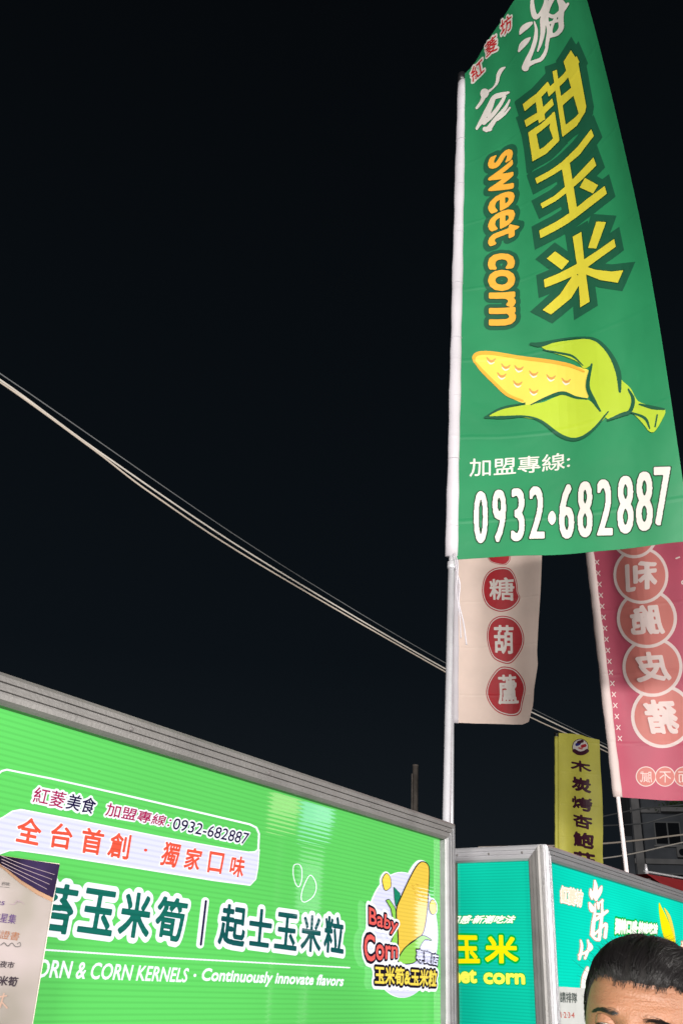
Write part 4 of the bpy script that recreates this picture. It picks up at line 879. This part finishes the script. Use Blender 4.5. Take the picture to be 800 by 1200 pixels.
added_floodlight((-1.5, -5.5, 2.5), (.9, 3, 2.9), 850, 'added unseen floodlight on a post behind the camera, on the left side of the aisle', 1.6)
added_floodlight((2.6, -5.0, 2.2), (.9, 3.5, 2.6), 560, 'added unseen floodlight on a post behind the camera, on the right side of the aisle', 1.6)
added_floodlight((4.8, 1.0, 2.0), (1.6, 6, 2.8), 200, 'added unseen floodlight on a post to the right of the man', 1.0)

# lit screens added out of view to put glints on the glossy green panel
def glint_screen(px, py, w, h, col, power, label, dist=3.6):
    q = GP.inv(px, py); hit = GP.P(*q); d = ray(px, py); d = d/np.linalg.norm(d); r_ = d-2*(d@GP.n)*GP.n; c = hit+r_*dist
    r = empty('glint_screen', (c[0], c[1], 0), label, 'screen', 'added glint screens out of view'); f = -r_*[1, 1, 0]; f /= np.linalg.norm(f); u = np.array([-f[1], f[0], 0])
    MB().box(c-f*.03, (w+.03, .05, h+.03), (u, f, hz0)).build('casing', black, r)
    MB().box(c, (w, .006, h), (u, f, hz0)).build('screen', lamp_mat('screen_'+str(int(px)), col, power), r)
    MB().tube([(c[0]-f[0]*.08, c[1]-f[1]*.08, 0), c-f*.08], .02, 8).build('post', alu, r, True)
hz0 = np.array([0, 0, 1.])
glint_screen(372, 945, .19, .30, (.50, .62, 1, 1), 4.5, 'small blue-white glint screen, added out of view to reflect in the green light box')
glint_screen(334, 940, .17, .24, (1, .66, .45, 1), 2.6, 'small warm yellow glint screen, added out of view beside the blue-white one')
glint_screen(362, 1040, .14, .36, (.75, .9, 1, 1), 1.3, 'lowest small pale glint screen, added out of view')
glint_screen(500, 1085, .16, .34, (.7, .75, 1, 1), 3.2, 'small lavender glint screen, added out of view at the far end')

# ------------------------------------------------------------------ the man in front of the teal light box
HD = 1.40; Hc = at(759, 1209, HD); vd = np.array([Hc[0], Hc[1], 0]); vd /= np.linalg.norm(vd); vr = np.array([vd[1], -vd[0], 0])
ya = rad(13); hy = -vd*math.cos(ya)-vr*math.sin(ya); hx = np.array([-hy[1], hy[0], 0]); hx = hx if hx@vr > 0 else -hx; hz = np.array([0, 0, 1.]); body_ax = (hx, hy, hz)
ra = rad(8); hx, hz = hx*math.cos(ra)-hz*math.sin(ra), hz*math.cos(ra)+hx*math.sin(ra); head_ax = (hx, hy, hz)
man = empty('person', (Hc[0], Hc[1], 0), 'man with slicked dark hair, only forehead and brow showing in the lower right corner', 'person')
skin = mat('skin', (.30, .138, .078, 1), .5, noise=.2, nscale=26, bump=.22, bscale=420, sss=.08)
_nt = skin.node_tree; _g = _nt.nodes.new('ShaderNodeTexNoise'); _mp = _nt.nodes.new('ShaderNodeMapping'); _tc = _nt.nodes.new('ShaderNodeTexCoord'); _mp.inputs['Scale'].default_value = (1, 1, 7)
_nt.links.new(_tc.outputs['Object'], _mp.inputs[0]); _nt.links.new(_mp.outputs[0], _g.inputs['Vector']); _g.inputs['Scale'].default_value = 18; _g.inputs['Detail'].default_value = 3
_bp = _nt.nodes.new('ShaderNodeBump'); _bp.inputs['Strength'].default_value = .35; _bp.inputs['Distance'].default_value = .006; _b0 = [n for n in _nt.nodes if n.bl_idname == 'ShaderNodeBump' and n != _bp][0]
_nt.links.new(_g.outputs[0], _bp.inputs['Height']); _nt.links.new(_b0.outputs[0], _bp.inputs['Normal']); _nt.links.new(_bp.outputs[0], _nt.nodes['Principled BSDF'].inputs['Normal'])
def g2(x, z, cx, cz, sx, sz): return math.exp(-((x-cx)/sx)**2-((z-cz)/sz)**2)
def head_pt(d):
    """surface point of the bare head along unit direction d, in head axes (x across, y forward, z up)"""
    x, y, z = d
    b = .094 if y > 0 else .106; c = .100 if z > 0 else .125; a = .0745-(.012*max(0, -z)**1.2)
    p = 2.25; r = (abs(x/a)**p+abs(y/b)**p+abs(z/c)**p)**(-1/p); P = np.array([x, y, z])*r; X, Y, Z = P
    if y > 0:
        o = 0
        o += .0045*(g2(X, Z, -.030, .022, .022, .009)+g2(X, Z, .030, .022, .022, .009))
        o -= .0115*(g2(X, Z, -.031, .001, .017, .012)+g2(X, Z, .031, .001, .017, .012))
        o += .024*g2(X, Z, 0, -.036, .012, .020)+.008*g2(X, Z, 0, -.010, .009, .022)+.008*(g2(X, Z, -.012, -.044, .008, .008)+g2(X, Z, .012, -.044, .008, .008))
        o += .004*(g2(X, Z, -.042, -.030, .02, .02)+g2(X, Z, .042, -.030, .02, .02))
        o += .007*g2(X, Z, 0, -.068, .024, .007)+.006*g2(X, Z, 0, -.080, .020, .006)-.004*g2(X, Z, 0, -.0745, .026, .0025)+.008*g2(X, Z, 0, -.105, .022, .014)
        o -= .0012*g2(X, Z, 0, .052, .05, .0025)+.001*g2(X, Z, .01, .040, .04, .002)
        o += .0012*g2(X, Z, -.008, .022, .0016, .010)*-1
        P = P+np.array([x*.15, 1, 0])*o
    return P
V = []; F = []; nc = 120; prs = np.linspace(0, rad(128), 110)
for ph in prs[1:]:
    for k in range(nc):
        th = 2*math.pi*k/nc; V.append(head_pt((math.sin(ph)*math.sin(th), math.sin(ph)*math.cos(th), math.cos(ph))))
for z, rx, ry, cy in ((-.118, .062, .066, -.012), (-.140, .060, .062, -.020), (-.165, .061, .062, -.024), (-.185, .078, .066, -.028), (-.205, .125, .080, -.032), (-.235, .170, .095, -.035), (-.32, .172, .110, -.03), (-.45, .160, .105, -.03), (-.62, .150, .100, -.03), (-.75, .165, .11, -.03), (-.85, .10, .08, -.03)):
    for k in range(nc): th = 2*math.pi*k/nc; V.append(np.array([rx*math.sin(th), cy+ry*math.cos(th), z]))
nr = len(V)//nc
for i in range(nr-1):
    for k in range(nc): F.append((i*nc+k, i*nc+(k+1) % nc, (i+1)*nc+(k+1) % nc, (i+1)*nc+k))
V.append(head_pt((0, 0, 1.))); F += [(len(V)-1, (k+1) % nc, k) for k in range(nc)]; F.append(tuple((nr-1)*nc+k for k in range(nc)))
def HW(P):                                        # head axes above the neck, upright body axes below it
    k = min(1, max(0, (P[2]+.24)/.12)); k = k*k*(3-2*k); A = [head_ax[i]*k+body_ax[i]*(1-k) for i in range(3)]
    return Hc+A[0]*P[0]+A[1]*P[1]+A[2]*P[2]
body = add_mesh('body', [HW(p) for p in V], F, skin, man, smooth=True)
bm = bmesh.new(); bm.from_mesh(body.data); bmesh.ops.recalc_face_normals(bm, faces=bm.faces); bm.to_mesh(body.data); bm.free()
def ball(name, c, r, m, parent, n=20, sc=(1, 1, 1), lim=None):
    V = []; F = []
    for i in range(n+1):
        for k in range(n*2):
            a = math.pi*i/n; t = math.pi*k/n; V.append(HW(np.array(c)+r*np.array([math.sin(a)*math.sin(t)*sc[0], math.cos(a)*sc[1], math.sin(a)*math.cos(t)*sc[2]])))
    for i in range(n):
        for k in range(n*2): F.append((i*n*2+k, i*n*2+(k+1) % (n*2), (i+1)*n*2+(k+1) % (n*2), (i+1)*n*2+k))
    return add_mesh(name, V, F, m, parent, smooth=True)
eyew = mat('eye_white', (.62, .58, .55, 1), .15); iris = mat('iris', (.012, .007, .004, 1), .08)
hairm = mat('hair_black', (.009, .008, .008, 1), .5, spec=.3); lid = mat('lash_line', (.02, .012, .01, 1), .5)
for sd in (-1, 1):
    e = ball('eye', (sd*.031, .0735, .0), .0118, eyew, body); ball('iris', (sd*.031-.001, .0803, -.0005), .0058, iris, e, 12)
    yl = lambda x: .0735+math.sqrt(max(.0126**2-(x-sd*.031)**2, 1e-6))
    # upper lid with its lash line
    V = []; F = []; n = 16
    for i in range(n+1):
        x = sd*.031-.0150+.030*i/n; u = (i/n-.5)*2; zt_ = .0012+.0035*(1-u*u)
        for j in range(6):
            q = j/5; V.append(HW(np.array([x, .0735+.0122*math.sqrt(max(1-u*u*.98, .02))*math.cos(q*.5)+.001-.003*q, zt_+q*.010])))
    for i in range(n):
        for j in range(5): F.append((i*6+j, i*6+j+1, (i+1)*6+j+1, (i+1)*6+j))
    o = add_mesh('eyelid', V, F, skin, body, smooth=True)
    sm = o.modifiers.new('s', 'SOLIDIFY'); sm.thickness = .0012
    MB().tube([HW((sd*.031-.0150+.030*i/n, .0735+.0122*math.sqrt(max(1-((i/n-.5)*2)**2*.98, .02))+.0018, -.0002+.0035*(1-((i/n-.5)*2)**2))) for i in range(n+1)], .00075, 6).build('lash_line', lid, body)
    # brow of short hairs
    mb = MB()
    for i in range(230):
        u = rng.uniform(0, 1)**.9; x = sd*(.013+.043*u); z = .0160+.0060*math.sin(u*2.2)-.004*u+rng.normal(0, .0021*(1-.55*u)); d_ = np.array([x, .088, z]); d_ /= np.linalg.norm(d_)
        P0 = head_pt(d_); P0[1] += .0002; P1 = P0+np.array([sd*.007, -.0012*u*3, .0022*(1-2.0*u)])
        q = P1/np.linalg.norm(P1); P1 = head_pt(q)+q*.0010; mb.tube([HW(P0), HW((P0+P1)/2+q*.0006), HW(P1)], [.00018, .00016, .00006], 3, False)
    tag(mb.build('eyebrow', hairm, body), kind='stuff')
    # ear
    V = []; F = []
    for i in range(14):
        a = i/13*math.pi*1.5-.9; 
    mbe = MB(); mbe.tube([HW((sd*(.068+.010*math.sin(t)), -.034-.018*math.cos(t*1.0+.4), .004+.030*math.cos(t-.3))) for t in np.linspace(0, 5.2, 18)], [.004]*18, 8); mbe.build('ear', skin, body, True)
# hair: cap plus combed strands
def hairline(th):                                # polar angle of the hair's edge for azimuth th (0 = forward)
    t = abs((th+math.pi) % (2*math.pi)-math.pi)
    jag = .012*math.sin(th*19)+.009*math.sin(th*41+1)+.006*math.sin(th*83)
    return jag+np.interp(t, [0, .25, .60, .85, 1.15, 1.35, 1.5, 1.9, 2.3, 3.2], [rad(56), rad(56.5), rad(53), rad(55), rad(62), rad(74), rad(98), rad(95), rad(112), rad(120)])
def lift(th, q, ph):                             # hair thickness, q = 0 at the hair's edge
    return .0010+.0095*(1-math.exp(-q*5))*(1 if math.cos(th) > -.2 else .8)
V = []; F = []; nh = 96; mh = 26
for i in range(mh+1):
    for k in range(nh):
        th = 2*math.pi*k/nh; q = 1-i/mh; ph = hairline(th)*(1-q)+.0005; d_ = np.array([math.sin(ph)*math.sin(th), math.sin(ph)*math.cos(th), math.cos(ph)]); V.append(HW(head_pt(d_)+d_*(lift(th, q*1.2, ph)*.86-.0012)))
for i in range(mh):
    for k in range(nh): F.append((i*nh+k, (i+1)*nh+k, (i+1)*nh+(k+1) % nh, i*nh+(k+1) % nh))
hair = add_mesh('hair', V, F, hairm, body, smooth=True)
mb = MB(); ns = 4200
for s_ in range(ns):
    cl = rng.integers(0, 150); r2 = np.random.default_rng(int(cl)+11); th0 = r2.uniform(-2.0, 2.0)+rng.normal(0, .022)
    hl = hairline(th0); st0 = hl*(1-min(.75, rng.exponential(.22)))
    th1 = math.pi-(math.pi-abs(th0))*.55; th1 = math.copysign(th1, th0 if abs(th0) > .15 else .5-rng.random()); 
    a = np.array([math.sin(st0)*math.sin(th0), math.sin(st0)*math.cos(th0), math.cos(st0)])
    bdir = np.array([.30*math.sin(th0)+.10, -.62, .66]); bdir /= np.linalg.norm(bdir)
    L_ = rng.uniform(.30, .62); pts = []; lf = r2.uniform(.75, 1.35)+rng.normal(0, .03); wv = r2.normal(0, .03)
    for j in range(9):
        u = j/8*L_; d_ = a*(1-u)+bdir*u+np.array([wv*math.sin(u*6), 0, 0]); d_ /= np.linalg.norm(d_)
        ph = math.acos(np.clip(d_[2], -1, 1)); q0 = 1-st0/hl; q = q0+u*1.6
        pts.append(HW(head_pt(d_)+d_*lift(th0, q, ph)*lf))
    r0 = rng.uniform(.00020, .00036); mb.tube(pts, [r0*.8]+[r0]*6+[r0*.7, r0*.2], 3, False)
for s_ in range(260):
    th0 = rng.uniform(-2, 2); q_ = rng.uniform(.2, .95); ph = hairline(th0)*(1-q_); d_ = np.array([math.sin(ph)*math.sin(th0), math.sin(ph)*math.cos(th0), math.cos(ph)]); b_ = head_pt(d_)+d_*.009; t_ = np.array([.3*math.sin(th0)+rng.normal(0, .4), -.7+rng.normal(0, .3), .25])
    t_ /= np.linalg.norm(t_); l_ = rng.uniform(.010, .026); mb.tube([HW(b_), HW(b_+t_*l_*.5+d_*.0022), HW(b_+t_*l_+d_*rng.uniform(.001, .005))], [.00022, .0002, .00008], 3, False)
tag(mb.build('hair_strands', mat('hair_strand', (.008, .007, .0075, 1), .40, spec=.35), hair, True), kind='stuff')
# fine short hairs at the hairline
mb = MB()
for s_ in range(1500):
    th0 = rng.uniform(-1.6, 1.6); ph = hairline(th0)*(1+rng.normal(.004, .035)); d_ = np.array([math.sin(ph)*math.sin(th0), math.sin(ph)*math.cos(th0), math.cos(ph)]); P0 = head_pt(d_)
    d2 = d_+np.array([rng.normal(0, .035)+.04*math.sin(th0), -.02, rng.uniform(.05, .15)]); d2 /= np.linalg.norm(d2); P1 = head_pt(d2)+d2*.004; mb.tube([HW(P0), HW((P0+P1)/2+d_*.0012), HW(P1)], [.0002, .0002, .00008], 3, False)
tag(mb.build('hairline_wisps', hairm, hair), kind='stuff')
# clothes below the picture's edge: shirt, trousers, shoes, and bare hands
def skinned(name, pts, edges, radii, m, parent, sub=2):
    me = bpy.data.meshes.new(name); me.from_pydata([tuple(HW(p)) for p in pts], edges, []); o = bpy.data.objects.new(name, me); C.objects.link(o)
    md = o.modifiers.new('skin', 'SKIN'); sv = me.skin_vertices[0].data if me.skin_vertices else None
    if sv is None:
        bpy.context.view_layer.objects.active = o; bpy.ops.mesh.customdata_skin_add(); sv = me.skin_vertices[0].data
    for i, r in enumerate(radii): sv[i].radius = r if isinstance(r, tuple) else (r, r)
    sv[0].use_root = True
    sb = o.modifiers.new('sub', 'SUBSURF'); sb.levels = sub; sb.render_levels = sub
    dg = bpy.context.evaluated_depsgraph_get(); nm = bpy.data.meshes.new_from_object(o.evaluated_get(dg)); o.modifiers.clear(); o.data = nm; nm.materials.clear(); nm.materials.append(m)
    nm.polygons.foreach_set('use_smooth', [True]*len(nm.polygons)); o.parent = parent; o.matrix_parent_inverse = parent.matrix_world.inverted(); return o
fl = -Hc[2]; shirt_m = mat('shirt_cotton', (.05, .055, .07, 1), .85, noise=.15, nscale=20, bump=.2, bscale=40); trs = mat('trouser_denim', (.03, .04, .07, 1), .9, noise=.2, nscale=30)
skinned('shirt', [(0, -.03, -.72), (0, -.03, -.52), (0, -.03, -.34), (0, -.028, -.235), (.17, -.03, -.25), (.215, -.03, -.38), (.225, -.02, -.50), (-.17, -.03, -.25), (-.215, -.03, -.38), (-.225, -.02, -.50)],
        [(0, 1), (1, 2), (2, 3), (3, 4), (4, 5), (5, 6), (3, 7), (7, 8), (8, 9)], [(.19, .13), (.18, .125), (.20, .13), (.115, .10), (.075, .075), .062, .058, (.075, .075), .062, .058], shirt_m, body)
skinned('trousers', [(0, -.03, -.74), (.09, -.03, -.82), (.10, -.02, -1.12), (.105, -.03, fl+.09), (-.09, -.03, -.82), (-.10, -.02, -1.12), (-.105, -.03, fl+.09)], [(0, 1), (1, 2), (2, 3), (0, 4), (4, 5), (5, 6)], [(.17, .12), .105, .078, .062, .105, .078, .062], trs, body)
for sd in (-1, 1):
    skinned('shoe', [(sd*.105, -.05, fl+.05), (sd*.108, .05, fl+.042), (sd*.115, .14, fl+.032)], [(0, 1), (1, 2)], [(.048, .045), (.05, .038), (.042, .028)], black, body, 2)
    w0 = np.array([sd*.226, -.015, -.49]); w1 = np.array([sd*.228, .03, -.72]); pts = [w0, (w0+w1)/2, w1, w1+[0, .008, -.045], w1+[0, .012, -.085]]; ed = [(0, 1), (1, 2), (2, 3), (3, 4)]; rr = [.043, .036, (.026, .022), (.038, .016), (.038, .014)]
    for k, (dy, ln) in enumerate(((.030, .068), (.011, .078), (-.009, .072), (-.028, .056))):
        b = len(pts); base = w1+np.array([0, .012+dy, -.088]); pts += [base, base+[-sd*.004, .004, -ln*.45], base+[-sd*.014, .008, -ln*.95]]; ed += [(4, b), (b, b+1), (b+1, b+2)]; rr += [.0095, .0088, .0075]
    b = len(pts); pts += [w1+np.array([-sd*.012, .040, -.045]), w1+np.array([-sd*.022, .058, -.080]), w1+np.array([-sd*.026, .060, -.105])]; ed += [(3, b), (b, b+1), (b+1, b+2)]; rr += [.012, .0105, .009]
    skinned('hand', pts, ed, rr, skin, body, 2)
